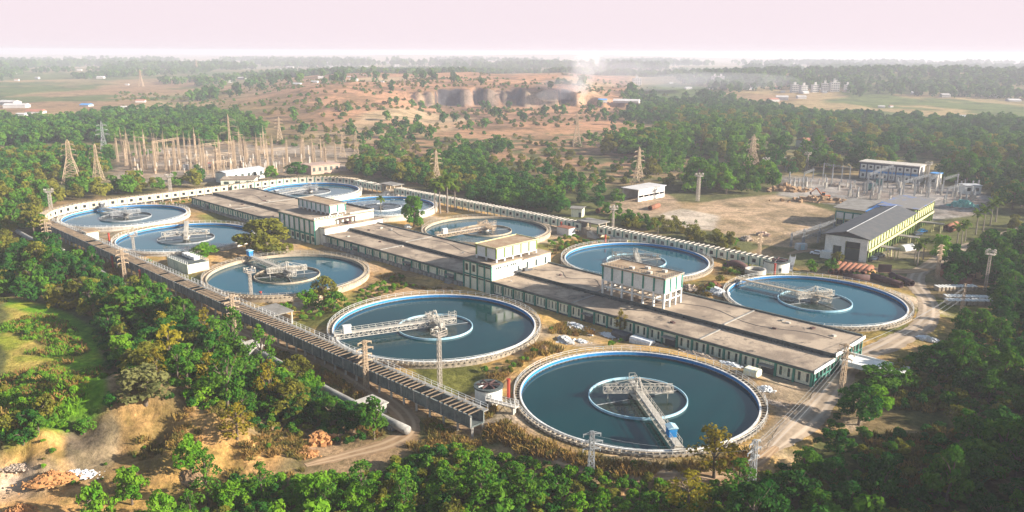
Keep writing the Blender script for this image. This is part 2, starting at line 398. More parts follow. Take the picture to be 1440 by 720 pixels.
mr = nd(nt, 'ShaderNodeMapRange'); mr.interpolation_type = 'SMOOTHSTEP'; L.new(sp.outputs['Z'], mr.inputs[0])
mr.inputs[1].default_value = .09; mr.inputs[2].default_value = .27; mr.inputs[3].default_value = 1.; mr.inputs[4].default_value = 0.
col = mixc(nt, mr.outputs[0], sky.outputs[0], (5.12, 4.42, 4.72))      # the pale pink haze bank along the horizon
L.new(col, bg.inputs['Color']); bg.inputs['Strength'].default_value = .07
SC.view_settings.view_transform = 'Standard'; SC.view_settings.look = 'None'; SC.view_settings.exposure = 1.4; SC.view_settings.gamma = 1
SC.cycles.use_denoising = True
SC.cycles.max_bounces = 6; SC.cycles.diffuse_bounces = 2; SC.cycles.glossy_bounces = 2; SC.cycles.transmission_bounces = 2; SC.cycles.volume_bounces = 4
SC.cycles.transparent_max_bounces = 4; SC.cycles.caustics_reflective = False; SC.cycles.caustics_refractive = False
SC.cycles.sample_clamp_indirect = 4

def volmat(name, col, dens, g):
    m = bpy.data.materials.new(name); m.use_nodes = True; nt = m.node_tree; MATS[name] = m
    nt.nodes.remove(nt.nodes['Principled BSDF']); v = nd(nt, 'ShaderNodeVolumePrincipled')
    v.inputs['Color'].default_value = (*col, 1); v.inputs['Density'].default_value = dens; v.inputs['Anisotropy'].default_value = g
    nt.links.new(v.outputs[0], nt.nodes['Material Output'].inputs['Volume'])
    m.volume_intersection_method = 'FAST' if hasattr(m, 'volume_intersection_method') else None
    return m
HAZE_D = .00025
try: volmat('haze_air', (.74, .735, .82), HAZE_D, .08)
except Exception:
    pass
hb = MB().box(-9600, 9600, -2600, 13800, -60, 78).build('haze', 'haze_air'); tag(hb, kind='stuff')

# ------------------------------------------------------------------ ground
def build_ground():
    fine = np.radians(np.arange(-43, 43.01, .18)); coarse = np.radians(np.linspace(43, 317, 90))[1:-1]
    ang = np.concatenate([fine, coarse])
    rad = np.concatenate([[2, 20, 45, 65, 80], np.arange(90, 420, 1.3)]); r = rad[-1]; ex = []
    while r < 13000:
        r *= 1.0125 if r < 1600 else 1.03; ex.append(r)
    rad = np.concatenate([rad, ex]); rad[-1] = 13000
    A, RR = np.meshgrid(ang, rad); X = RR * np.sin(A); Y = RR * np.cos(A)
    X = np.where((RR > 9000) & (np.abs(X) > 9400), np.sign(X) * 9400, X); Y = np.clip(Y, -2400, 13400)
    X = np.clip(X, -9400, 9400)
    Z = hz(X, Y)
    nr, na = X.shape
    V = np.stack([X, Y, Z], -1).reshape(-1, 3)
    i, j = np.meshgrid(np.arange(nr - 1), np.arange(na), indexing='ij'); j2 = (j + 1) % na
    Fq = np.stack([i * na + j, (i + 1) * na + j, (i + 1) * na + j2, i * na + j2], -1).reshape(-1, 4)[:, ::-1]
    me = bpy.data.meshes.new('ground'); me.vertices.add(len(V)); me.vertices.foreach_set('co', V.ravel())
    me.loops.add(Fq.size); me.loops.foreach_set('vertex_index', Fq.ravel()); me.polygons.add(len(Fq))
    me.polygons.foreach_set('loop_start', np.arange(len(Fq)) * 4); me.polygons.foreach_set('loop_total', np.full(len(Fq), 4)); me.update(calc_edges=True)
    me.polygons.foreach_set('use_smooth', [True] * len(Fq))
    # land cover: what grows or lies where
    x, y = X.ravel(), Y.ravel(); r = np.hypot(x, y); th = np.degrees(np.arctan2(x, y))
    C = np.empty((len(x), 3))
    dry = np.array([.30, .20, .10]); red = np.array([.30, .165, .09]); olive = np.array([.115, .115, .04]); green = np.array([.055, .095, .02])
    dirt = np.array([.36, .245, .145]); pale = np.array([.47, .38, .27]); grey = np.array([.30, .26, .22]); straw = np.array([.40, .28, .13])
    n1 = fbm(x, y, 34, 21, 4); n2 = fbm(x, y, 11, 25, 3); n3 = fbm(x, y, 130, 27, 3)
    def mix(a, b, f): return a * (1 - f[:, None]) + b * f[:, None]
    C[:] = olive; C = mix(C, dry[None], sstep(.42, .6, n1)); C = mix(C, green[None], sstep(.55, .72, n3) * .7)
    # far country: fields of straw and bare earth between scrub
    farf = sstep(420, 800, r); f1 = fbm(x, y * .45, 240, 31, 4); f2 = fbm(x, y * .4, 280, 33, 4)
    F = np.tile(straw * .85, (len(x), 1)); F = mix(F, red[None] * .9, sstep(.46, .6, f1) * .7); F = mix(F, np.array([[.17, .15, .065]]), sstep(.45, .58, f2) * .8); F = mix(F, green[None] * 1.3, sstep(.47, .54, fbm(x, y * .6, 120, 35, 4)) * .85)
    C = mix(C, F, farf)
    C = mix(C, np.array([[.46, .37, .26]]), sstep(2600, 5200, r) * .85)  # farthest ground paled with distance, haze put into its colour
    # plateau of reddish dry grass and rock
    al = sstep(-24, -12, th) * (1 - sstep(7, 10, th)) * sstep(560, 760, r) * (1 - sstep(1700, 2300, r))
    P = np.tile(np.array([.42, .215, .115]), (len(x), 1)); P = mix(P, np.array([[.26, .145, .08]]), sstep(.48, .62, fbm(x, y, 45, 37, 4))); P = mix(P, np.array([[.44, .30, .17]]), sstep(.55, .68, fbm(x, y * .5, 110, 39, 3)))
    C = mix(C, P, al)
    # rock where the quarry is steep; shadow of the recesses put into its colour
    gz = np.gradient(Z, axis=0).ravel() / np.maximum(np.gradient(RR, axis=0).ravel(), .1)
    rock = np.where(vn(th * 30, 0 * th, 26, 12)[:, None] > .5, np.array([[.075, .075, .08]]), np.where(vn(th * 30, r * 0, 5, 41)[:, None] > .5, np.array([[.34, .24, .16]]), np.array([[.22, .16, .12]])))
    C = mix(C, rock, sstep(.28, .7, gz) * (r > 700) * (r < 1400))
    # scrub slope between plant and plateau
    S_ = inside(poly([(520, 195), (860, 185), (930, 230), (900, 255), (740, 235), (640, 225), (560, 240), (500, 215)]), x + (n1 - .5) * 60, y + (n2 - .5) * 60)
    C = np.where(S_[:, None], mix(np.tile(np.array([.36, .20, .11]), (len(x), 1)), olive[None], sstep(.46, .62, n2)), C)
    # plant yard
    s, ww = to_sw(x, y); wx = (n1 - .5) * 16
    yard = (s + wx > -14) & (s < 316) & (ww > -64) & (ww + wx < 92)
    Yc_ = np.tile(np.array([.38, .235, .115]), (len(x), 1)); Yc_ = mix(Yc_, np.array([[.48, .29, .10]]), sstep(.45, .6, n2)); Yc_ = mix(Yc_, np.array([[.17, .16, .04]]), sstep(.57, .68, n1))
    Yc_ = mix(Yc_, np.array([[.45, .34, .23]]), sstep(.56, .68, fbm(x, y, 24, 43, 3)))
    C = np.where(yard[:, None], Yc_, C)
    strip = (s > 0) & (s < 320) & (ww > -90) & (ww < -64)
    C = np.where(strip[:, None], mix(np.tile(np.array([.36, .225, .115]), (len(x), 1)), np.array([[.15, .135, .045]]), sstep(.46, .62, n2)), C)
    def patch(pts, c1, c2, ns=n2, lo=.42, hi=.6, wob=6):
        nonlocal C
        msk = inside(poly(pts), x + (n2 - .5) * wob * 2, y + (n1 - .5) * wob * 2)
        mf = msk.reshape(nr, na).astype(float)
        for _ in range(3): mf = (np.roll(mf, 1, 1) + np.roll(mf, -1, 1) + np.roll(mf, 1, 0) + np.roll(mf, -1, 0) + mf) / 5
        mf = np.clip((mf.ravel() - .5) * 1.3 + .5 + (n2 - .5) * .9 * (mf.ravel() > .02), 0, 1) * (mf.ravel() > .02)
        C = mix(C, mix(np.tile(np.array(c1), (len(x), 1)), np.array([c2]), sstep(lo, hi, ns)), mf)
    patch([(0, 415), (60, 430), (120, 465), (150, 520), (155, 570), (110, 600), (50, 620), (0, 625)], (.13, .26, .015), (.30, .32, .03), wob=4)
    patch([(0, 430), (50, 450), (80, 490), (60, 530), (0, 540)], (.44, .31, .08), (.24, .26, .03), wob=4)
    patch([(0, 628), (60, 603), (150, 572), (230, 558), (290, 575), (345, 605), (400, 640), (380, 690), (300, 715), (120, 730), (0, 745)], (.60, .33, .115), (.42, .24, .095), wob=2.5)
    patch([(90, 590), (160, 570), (180, 600), (170, 650), (130, 670), (90, 640)], (.14, .105, .07), (.26, .19, .11), wob=2)  # mound's dark side slope: dark soil, with its shade put into the colour
    patch([(0, 650), (70, 640), (110, 655), (60, 690), (0, 700)], (.46, .36, .27), (.40, .27, .16), wob=2)
    patch([(420, 612), (470, 590), (540, 622), (590, 600), (600, 625), (560, 650), (480, 672), (430, 668)], (.33, .215, .12), (.26, .17, .09), wob=3)
    patch([(690, 560), (740, 600), (830, 650), (960, 668), (1050, 655), (1000, 640), (860, 645), (770, 605), (725, 560)], (.27, .19, .075), (.16, .14, .05), wob=3)
    patch([(1065, 545), (1140, 545), (1175, 545), (1150, 590), (1085, 640), (1060, 640), (1085, 590)], (.30, .215, .14), (.36, .26, .17), wob=2)
    patch([(1215, 580), (1260, 545), (1310, 550), (1345, 600), (1330, 680), (1250, 695), (1220, 640)], (.235, .165, .08), (.10, .10, .035), wob=5)
    patch([(925, 300), (1010, 281), (1090, 273), (1180, 300), (1168, 332), (1130, 352), (1080, 345), (1000, 325), (940, 318)], (.44, .30, .185), (.34, .235, .135), wob=3)
    patch([(925, 300), (960, 293), (1010, 303), (1010, 325), (950, 320)], (.50, .41, .31), (.42, .34, .26), wob=2)
    patch([(1090, 275), (1100, 248), (1215, 252), (1335, 262), (1400, 275), (1390, 300), (1310, 312), (1180, 290)], (.33, .29, .25), (.26, .21, .17), wob=3)
    patch([(150, 258), (165, 215), (300, 198), (510, 207), (515, 236), (400, 250), (270, 258)], (.34, .27, .205), (.28, .20, .13), wob=8)
    patch([(860, 280), (925, 262), (960, 290), (900, 312), (860, 300)], (.36, .25, .16), (.28, .2, .12), wob=3)
    patch([(1160, 350), (1200, 372), (1300, 360), (1290, 345), (1180, 340)], (.30, .24, .18), (.22, .18, .12), wob=2)
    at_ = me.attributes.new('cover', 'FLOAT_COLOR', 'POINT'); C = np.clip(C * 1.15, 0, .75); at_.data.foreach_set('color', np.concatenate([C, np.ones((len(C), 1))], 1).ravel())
    m, nt, b = base('ground'); L = nt.links; me.materials.append(m)
    av = nd(nt, 'ShaderNodeAttribute'); av.attribute_name = 'cover'
    pos = nd(nt, 'ShaderNodeNewGeometry').outputs['Position']
    n = nd(nt, 'ShaderNodeTexNoise', Scale=.9, Detail=8., Roughness=.7); L.new(pos, n.inputs['Vector'])
    nb = nd(nt, 'ShaderNodeTexNoise', Scale=.11, Detail=7., Roughness=.68); L.new(pos, nb.inputs['Vector'])
    nc = nd(nt, 'ShaderNodeTexNoise', Scale=.021, Detail=8., Roughness=.7); L.new(pos, nc.inputs['Vector'])
    c = av.outputs['Color']
    hs = nd(nt, 'ShaderNodeHueSaturation'); L.new(c, hs.inputs['Color']); hs.inputs['Hue'].default_value = .512; hs.inputs['Value'].default_value = .66
    c = mixc(nt, rampf(nt, nb.outputs[0], .46, .60), c, hs.outputs[0])
    hs2 = nd(nt, 'ShaderNodeHueSaturation'); L.new(c, hs2.inputs['Color']); hs2.inputs['Value'].default_value = .62; hs2.inputs['Hue'].default_value = .51
    c = mixc(nt, rampf(nt, nc.outputs[0], .50, .58), c, hs2.outputs[0])
    mv = nd(nt, 'ShaderNodeMapRange'); L.new(n.outputs[0], mv.inputs[0]); mv.inputs[1].default_value = .3; mv.inputs[2].default_value = .7; mv.inputs[3].default_value = .55; mv.inputs[4].default_value = 1.35
    cc = nd(nt, 'ShaderNodeCombineColor'); [L.new(mv.outputs[0], cc.inputs[k]) for k in range(3)]
    c = mixc(nt, 1., c, cc.outputs[0], 'MULTIPLY'); L.new(c, b.inputs['Base Color']); b.inputs['Roughness'].default_value = 1.; b.inputs['Specular IOR Level'].default_value = .05
    bp = nd(nt, 'ShaderNodeBump', Strength=.9, Distance=.5); L.new(n.outputs[0], bp.inputs['Height']); L.new(bp.outputs[0], b.inputs['Normal'])
    o = put(me, 'ground'); tag(o, kind='structure'); return o
build_ground()

# ------------------------------------------------------------------ roads and tracks
def roadmat(name, c1, c2, c3):
    m, nt, b = base(name); L = nt.links
    av = nd(nt, 'ShaderNodeAttribute'); av.attribute_name = 'across'
    pos = nd(nt, 'ShaderNodeNewGeometry').outputs['Position']
    n = nd(nt, 'ShaderNodeTexNoise', Scale=.5, Detail=7., Roughness=.7); L.new(pos, n.inputs['Vector'])
    c = mixc(nt, rampf(nt, n.outputs[0], .38, .62), c1, c2)
    # two wheel tracks, worn paler
    ad = nd(nt, 'ShaderNodeMath', operation='ABSOLUTE'); L.new(av.outputs['Fac'], ad.inputs[0])
    su = nd(nt, 'ShaderNodeMath', operation='SUBTRACT'); L.new(ad.outputs[0], su.inputs[0]); su.inputs[1].default_value = .42
    ab = nd(nt, 'ShaderNodeMath', operation='ABSOLUTE'); L.new(su.outputs[0], ab.inputs[0])
    f = rampf(nt, ab.outputs[0], .26, .06); c = mixc(nt, f, c, c3)
    L.new(c, b.inputs['Base Color']); b.inputs['Roughness'].default_value = .95; b.inputs['Specular IOR Level'].default_value = .1
roadmat('dirt_road', (.32, .21, .12), (.24, .155, .085), (.40, .28, .17))
roadmat('grey_road', (.34, .26, .18), (.25, .19, .13), (.42, .33, .24))
def road(name, pts, wid, mat, zoff=.05):
    P = [Vector(at(*p)) for p in pts]; S = []
    for i in range(len(P) - 1):
        a, b, c, d = P[max(i - 1, 0)], P[i], P[i + 1], P[min(i + 2, len(P) - 1)]
        n = max(2, int((c - b).length / 1.3))
        for k in range(n):
            t = k / n; S.append(.5 * ((2 * b) + (c - a) * t + (2 * a - 5 * b + 4 * c - d) * t * t + (3 * b - a - 3 * c + d) * t ** 3))
    S.append(P[-1]); vs = []; fs = []; ac = []
    for i, p in enumerate(S):
        d = S[min(i + 1, len(S) - 1)] - S[max(i - 1, 0)]; a = Vector((-d.y, d.x, 0)).normalized()
        ww = wid * (.92 + .22 * vn(i * 1., 0, 7, 3)) * (.25 + .75 * min(1, i / 9, (len(S) - 1 - i) / 9))
        for k in range(7):
            f = k / 6 * 2 - 1; q = p + a * (f * ww / 2)
            if abs(f) == 1: q = q + a * (.5 * (rnd.random() - .5))
            vs.append((q.x, q.y, float(hz(q.x, q.y)) + zoff)); ac.append(f)
        if i: b = i * 7; fs += [(b - 7 + k, b - 6 + k, b + k + 1, b + k) for k in range(6)]
    me = bpy.data.meshes.new(name); me.from_pydata(vs, [], [f[::-1] for f in fs]); me.materials.append(M(mat))
    aa = me.attributes.new('across', 'FLOAT', 'POINT'); aa.data.foreach_set('value', ac); me.update()
    tag(put(me, name), kind='structure')
road('road', [(1470, 312), (1400, 335), (1345, 352), (1310, 372), (1290, 385), (1288, 400), (1305, 425), (1300, 455), (1255, 482), (1205, 505), (1175, 540), (1135, 590), (1085, 634)], 5.2, 'grey_road')
road('track', [(1092, 628), (1062, 650), (1000, 667), (900, 668), (820, 658), (755, 632), (700, 608), (650, 600), (600, 612)], 3.3, 'dirt_road', .06)
road('dirt_track', [(1310, 378), (1270, 382), (1225, 378), (1185, 362), (1140, 352), (1108, 358)], 5.5, 'dirt_road', .09)
road('footpath', [(430, 655), (490, 640), (545, 625), (575, 605), (560, 575), (500, 532), (430, 495), (350, 470), (270, 437)], 4.2, 'dirt_road', .07)
# ------------------------------------------------------------------ clarifier tanks
def railing(mb, pts, h=1.0, post=.07, rail=.06):
    for i, p in enumerate(pts):
        p = Vector(p); mb.bar(p, p + Vector((0, 0, h)), post)
        if i:
            q = Vector(pts[i - 1])
            for z in (h, h * .55): mb.bar(q + Vector((0, 0, z)), p + Vector((0, 0, z)), rail)
def clarifier(s, w_, label, band, wmat_, water_, rim_m='white_paint', rad=25., well='pale_blue', wellr=9.8, stone='stone_wall'):
    t = thing('clarifier_tank', label, 'tank', PW(s, w_), 0, 'round clarifier tanks beside the long filter house')
    ro = rad; rim = ro - 1.15
    m = MB().ring(ro - .28, ro, -.3, 2.35, 140)
    m.gear(ro - .1, ro - .1, ro + .02, ro + .24, 1.98, 2.24, 128, .45)
    m.build('outer_wall', stone, t)
    m = MB().ring(rim - .05, ro - .28, .2, 1.55, 140).build('channel_floor', 'dark_concrete', t)
    m = MB().gear(rim - .06, rim - .06, rim + .05, ro - .29, 2.13, 2.27, 132, .24)
    m.build('tie_grid', 'tan_concrete', t)
    MB().ring(rim - .42, rim - .1, .1, 2.5, 140).build('inner_rim', rim_m, t)
    if band: MB().ring(rim - .46, rim - .424, 1.76, 2.36, 140).build('painted_band', band, t)
    m = MB().gear(rim - .50, rim - .62, rim - .462, rim - .462, 1.42, 1.72, 120, .62)
    m.build('weir_plate', 'steel_dark' if band else 'dark_concrete', t)
    n = 72; m = MB()
    railing(m, [((ro - .12) * math.cos(2 * math.pi * k / n), (ro - .12) * math.sin(2 * math.pi * k / n), 2.34) for k in range(n + 1)], 1.0, .085, .05)
    m.build('railing', 'white_paint' if band else 'steel_pale', t)
    nn = 96; q = rim - .43
    MB().add([(q * math.cos(2 * math.pi * k / nn), q * math.sin(2 * math.pi * k / nn), 1.5) for k in range(nn)], [tuple(range(nn))]).build('water', water_, t)
    if wellr:
        MB().ring(wellr - .11, wellr + .11, 1.0, 1.98, 96).build('feed_well', well, t)
        MB().add([((wellr - .115) * math.cos(2 * math.pi * k / 64), (wellr - .115) * math.sin(2 * math.pi * k / 64), 1.506) for k in range(64)], [tuple(range(64))]).build('well_water', 'water_murky', t)
        m = MB()
        for k in range(4):
            a = .4 + k * math.pi / 2; m.bar((wellr * math.cos(a), wellr * math.sin(a), 1.7), (1.2 * math.cos(a), 1.2 * math.sin(a), 1.62), .12)
        m.build('well_strut', 'steel_grey', t)
    m = MB().cyl((0, 0), 1.0, .5, 2.4, 20); m.cyl((0, 0), 1.5, 2.4, 2.75, 20); m.build('centre_pier', 'pale_concrete', t)
    return t
def bridge(s, w_, ang, label, metal, kiosk, full=True, rad=25., armang=math.pi / 2, arm=7.2, kpos=.82, deck='steel_pale', tail=4.5, rails=True):
    """rotating scraper bridge: local +x runs from the tank's centre to its rim"""
    t = thing('scraper_bridge', label, 'bridge', PW(s, w_, 0), ang, 'scraper bridges spanning the clarifier tanks')
    L_ = rad - 1.1; z = 3.35
    MB().box(-tail, L_, -.62, .62, z, z + .12).build('deck', deck, t)
    m = MB().truss((-tail, 0, z - 1.15), (L_, 0, z - 1.15), 1.13, 1.3, 26, .12); m.build('truss', metal, t)
    for sg in (-1, 1):
        m = MB(); railing(m, [(-tail + k * (L_ + tail) / 18, sg * .62, z + .12) for k in range(19)], 1.0, .07, .06); m.build('handrail', metal, t)
    m = MB().box(L_ - .9, L_ + .55, -1.1, 1.1, 2.52, 2.95); m.build('end_carriage', metal, t)
    for sg in (-1, 1):
        o = MB(); o.tube([(L_ + .0, sg * .85, 2.78), (L_ + .0, sg * 1.15, 2.78)], .28, 12); o.build('wheel', 'rubber', t)
    if kiosk:
        kx = rad * kpos; k = MB().box(kx - .9, kx + .9, -.7, .75, z + .124, z + 1.75).build('motor_cabin', kiosk, t)
        MB().ext([(-.95, z + 1.752), (.95, z + 1.752), (.95, z + 1.84), (0, z + 2.12), (-.95, z + 1.84)], 0, kx - 1.05, kx + 1.05).build('cabin_roof', 'pale_blue' if kiosk == 'blue_paint' else 'tin_pale', k)
    # cross arm with its own rails, mast and stays
    ca, sa = math.cos(armang), math.sin(armang); P = lambda d, q, zz: (d * ca - q * sa, d * sa + q * ca, zz)
    for sg in (-1, 1):
        m = MB().truss(P(sg * .75, 0, z - .45), P(sg * arm, 0, z - .45), 1.5, 1.15, 7, .12)
        m.bar(P(sg * .75, 0, z - .4), P(sg * arm, 0, z - .4), 1.1, .1)
        m.build('cross_arm', metal, t)
        m = MB().bar(P(sg * arm * .86, 0, z - .45), P(sg * arm * .86, 0, 1.2), .12); m.cbox(P(sg * arm * .86, 0, z + .3), (.9, .7, .7), armang); m.build('scraper_drive', metal, t)
    m = MB()
    for a, b in ((-.9, -.6), (.9, -.6), (.9, .6), (-.9, .6)): m.bar((a, b, z + .1), (a * .25, b * .4, z + 2.7), .14)
    for a, b in ((-.9, -.6), (.9, .6)): m.bar((a * .6, b * .8, z + 1.4), (-a * .6, b * .8, z + 1.4), .1)
    for sg in (-1, 1): m.bar((0, 0, z + 2.65), P(sg * arm * .95, 0, z + 1.05), .09); m.bar((0, 0, z + 2.65), P(sg * arm * .5, 0, z + 1.05), .08)
    m.bar((0, 0, z + 2.65), (5, .5, z + 1.1), .08); m.bar((0, 0, z + 2.65), (5, -.5, z + 1.1), .08)
    m.build('mast', metal, t)
    m = MB(); c = -tail + .8
    railing(m, [(c - .8, -.6, z + .12), (c - .8, .6, z + .12)], 1.7, .09); railing(m, [(c + .8, -.6, z + .12), (c + .8, .6, z + .12)], 1.7, .09); railing(m, [(c - .8, .6, z + .12), (c + .8, .6, z + .12)], 1.7, .09)
    m.build('tail_cage', metal, t)
    return t
def aim(c_px, e_px):
    a, b = at(*c_px, 3.4), at(*e_px, 3.4); return math.atan2(b.y - a.y, b.x - a.x)
WL, WR = -34.2, 55.0
TK = {'A': (21.4, -33.1), 'B': (82.9, -33.8), 'C': (151.9, -34.6), 'D': (222.9, -34.3), 'E': (278.7, -34.6), 'F': (24.2, 55.3), 'G': (85.5, 56.0), 'H': (154.3, 53.4), 'J': (222., 53.8), 'I': (279.2, 53.8)}
clarifier(*TK['A'], 'largest looking round tank, dark teal water, its bridge carrying a bright blue cabin', 'blue_paint', None, 'water_deep')
clarifier(*TK['B'], 'round blue-rimmed tank with a long pale bridge and a lattice light mast at its edge', 'blue_paint', None, 'water_deep', rad=26.6, wellr=9.4)
clarifier(*TK['C'], 'round tank with bare concrete rim beside the dark channel, an olive tree overhanging it', None, None, 'water_blue', rim_m='tan_concrete', well='tan_concrete', stone='tan_concrete')
clarifier(*TK['D'], 'round blue-rimmed tank by the big olive tree, with a bridge pointing straight back', 'blue_paint', None, 'water_blue', well='steel_grey', stone='pale_concrete')
clarifier(*TK['E'], 'blue-rimmed tank inside the curved sunlit end of the windowed channel, beside the cream valve house', 'blue_paint', None, 'water_blue', well='steel_grey', stone='pale_concrete')
clarifier(*TK['F'], 'blue-rimmed tank by the bend of the grey road, below the rusty pipe row', 'blue_paint', None, 'water_blue', well='pale_blue')
clarifier(*TK['G'], 'blue-rimmed tank behind the water tower on stilts, in front of the straight windowed channel', 'blue_paint', None, 'water_blue')
clarifier(*TK['H'], 'concrete-rimmed tank with white cabin on its bridge, behind the middle block of the filter house', None, None, 'water_blue', rim_m='tan_concrete', well='tan_concrete', stone='tan_concrete')
clarifier(*TK['J'], 'scum covered tank without a bridge, half hidden by a big round tree and palm', 'blue_paint', None, 'water_scum', wellr=9., well='plastic_white', stone='pale_concrete')
clarifier(*TK['I'], 'blue-rimmed tank inside the far curved channel, behind the roof tank with reddish roof', 'blue_paint', None, 'water_blue', well='steel_grey', stone='pale_concrete')
bridge(*TK['A'], aim((893, 548), (950, 628)), 'steel scraper bridge with bright blue motor cabin, on the tank of dark teal water', 'steel_pale', 'blue_paint', armang=R(83), arm=7.0, kpos=.80)
bridge(*TK['B'], aim((613, 450), (470, 470)), 'pale steel scraper bridge with white cabin, reaching the rim beside the dark channel', 'steel_pale', 'white_paint', rad=26.6, armang=R(95), arm=4.6, kpos=.84, tail=5.5)
bridge(*TK['C'], aim((400, 376), (350, 357)), 'scraper bridge with blue cabin at the far rim of the bare concrete tank', 'steel_pale', 'blue_paint', armang=R(70), arm=6., kpos=.97)
bridge(*TK['D'], aim((255, 335), (257, 310)), 'scraper bridge standing straight out to the far rim, by the big olive tree', 'steel_pale', None, armang=R(90), arm=8.2)
bridge(*TK['E'], aim((172, 303), (125, 291)), 'grey scraper bridge with dark cabin on the tank inside the sunlit curved channel', 'steel_grey', 'steel_dark', armang=R(80), arm=6.)
bridge(*TK['F'], aim((1145, 412), (1045, 391)), 'dark trussed scraper bridge with pale centre mast on the tank by the road bend', 'steel_pale', None, armang=R(62), arm=6., deck='tan_concrete')
bridge(*TK['G'], aim((893, 358), (903, 384)), 'scraper bridge partly hidden behind the water tower on stilts', 'steel_pale', None, armang=R(82), arm=8.)
bridge(*TK['H'], aim((684, 322), (616, 334)), 'tan scraper bridge with a white cabin on the concrete-rimmed tank behind the middle block', 'steel_tan', 'white_paint', armang=R(80), arm=6., kpos=.8)
bridge(*TK['I'], aim((435, 266), (400, 272)), 'grey scraper bridge on the tank inside the far curved channel, behind the roof tank', 'steel_grey', 'steel_dark', armang=R(80), arm=6.)
# ------------------------------------------------------------------ the long filter house: three low wings and two taller blocks
def wing(s0, s1, wr, label, style, joints=(), pitch=4.15, doors=(), plinth=0.):
    t = thing('filter_wing', label, 'building', PW(s0, 0), PANG)
    Ln = s1 - s0; n = int(round(Ln / pitch)); p = Ln / n
    w = MB(); w.box(-Ln + .02, -.02, .25, 9.8, 0, 3.72); w.box(-Ln + .02, -.02, 10.3, wr - .9, 0, 4.55)
    w.build('wall', 'dark_concrete', t)
    pan = MB(); wins = []; cols = []; D = set(doors)
    for k in range(n):
        a = -(k + 1) * p + .26; b = -k * p - .26; z0, z1 = .45 + plinth, 3.2
        if k in D:
            pan.box(a, b, -.02, .24, 2.55, z1); pan.box(a, a + .5, -.02, .24, z0, 2.55)
            MB().box(a + .55, b - .05, .05, .2, .2, 2.5).build('door', 'steel_dark', t)
            MB().box(a + .3, b + .1, -1.5, -.03, 2.3, 2.48).build('canopy', 'grey_concrete', t)
            if plinth:
                st = MB()
                for q in range(6): st.box(a + .8, b - .4, -.6 - q * .32 - .32, -.6 - q * .32, 0, plinth + .4 - q * .26)
                st.build('stairs', 'grey_concrete', t)
            continue
        ns, ww = {'two': (2, .62), 'three': (3, .42), 'tall': (1, 1.1), 'mixed': ((3, .42) if k % 3 else (0, 0))}[style]
        wz0, wz1 = {'two': (.95, 2.95), 'three': (.95 + plinth * .5, 2.95), 'tall': (1.0 + plinth * .5, 2.9), 'mixed': (.95 + plinth * .5, 2.95)}[style]
        pan.box(a, b, -.02, .24, z0, wz0); pan.box(a, b, -.02, .24, wz1, z1); x = a
        for q in range(ns):
            xc = a + (b - a) * (q + .5) / ns; pan.box(x, xc - ww / 2, -.02, .24, wz0, wz1); x = xc + ww / 2; wins.append((xc, ww, (wz0 + wz1) / 2, wz1 - wz0))
        pan.box(x, b, -.02, .24, wz0, wz1)
    pan.build('wall_panel', 'cream_wall', t)
    mesh = {}
    for xc, ww, zc, hh in wins:
        key = (ww, round(hh, 2))
        if key not in mesh:
            m = MB().box(-ww / 2, ww / 2, .10, .16, -hh / 2, hh / 2); mesh[key] = m.mesh('window', 'window_shade' if style != 'tall' else 'green_paint')
            f = MB().box(-ww / 2, ww / 2, .04, .098, -.04, .04); f.box(-.03, .03, .05, .097, -hh / 2, -.041); mesh[key, 1] = f.mesh('glazing_bar', 'green_paint')
        o = put(mesh[key], 'window', t, (xc, 0, zc)); put(mesh[key, 1], 'glazing_bar', o)
    cm = MB().box(-.24, .24, -.34, .2, 0, 3.3).mesh('column', 'green_paint')
    for k in range(n + 1): put(cm, 'column', t, (-min(max(k * p, .25), Ln - .25), 0, 0))
    MB().box(-Ln, 0, -.36, .26, 3.31, 3.72).build('eaves_beam', 'green_paint', t)
    pl = MB().box(-Ln + .3, -.3, -.1, .23, -.2, .44 + plinth)
    if plinth:
        for k in range(n * 2):
            x = -(k + .5) * p / 2; pl.box(x - .75, x + .75, -1.1, -.12, -.2, .95); pl.box(x - .6, x + .6, -1.0, -.2, .951, 1.05)
    pl.build('plinth', 'grey_concrete' if plinth else 'dark_concrete', t)
    r = MB().box(-Ln - .0, .45 if s0 == 0 else 0, -.75, 9.95, 3.73, 4.08); o1 = r.build('front_roof', 'roof_concrete', t)
    g = MB().box(-Ln, 0.455 if s0 == 0 else 0, -.87, -.752, 3.70, 4.2); g.build('gutter', 'dark_concrete', o1)
    r = MB().box(-Ln, .45 if s0 == 0 else 0, 9.96, wr, 4.66, 5.0); o2 = r.build('rear_roof', 'roof_concrete', t)
    m = MB().box(-Ln, 0, 9.952, 10.25, 4.082, 4.655); m.box(-Ln, .3 if s0 == 0 else 0, 9.80, 9.958, 4.70, 5.1)
    for k in range(int(Ln / 2.1)): m.box(-k * 2.1 - .8, -k * 2.1 - .5, 9.55, 9.95, 4.085, 4.5)
    m.build('clerestory', 'dark_concrete', t)
    MB().box(-Ln, 0, wr - .45, wr + .1, 5.002, 5.38).build('rear_parapet', 'dark_concrete', t)
    for j in joints:
        x = -(j - s0); MB().box(x - .2, x + .2, -.6, 9.5, 4.082, 4.26).build('roof_joint', 'grey_concrete', o1)
        MB().box(x - .2, x + .2, 10.3, wr - .5, 5.002, 5.18).build('roof_joint', 'grey_concrete', o2)
    q = random.Random(int(s0) + 3)
    for k in range(int(Ln / 9)): x, y = -q.uniform(2, Ln - 2), q.choice((q.uniform(1, 8.5), q.uniform(12, wr - 3))); z = 4.082 if y < 10 else 5.002; MB().cbox((x, y, z + .18), (q.uniform(.4, 1.3), q.uniform(.4, .9), .36), q.uniform(0, 3)).build('roof_vent', q.choice(('grey_concrete', 'rust_dark', 'pale_concrete')), o1)
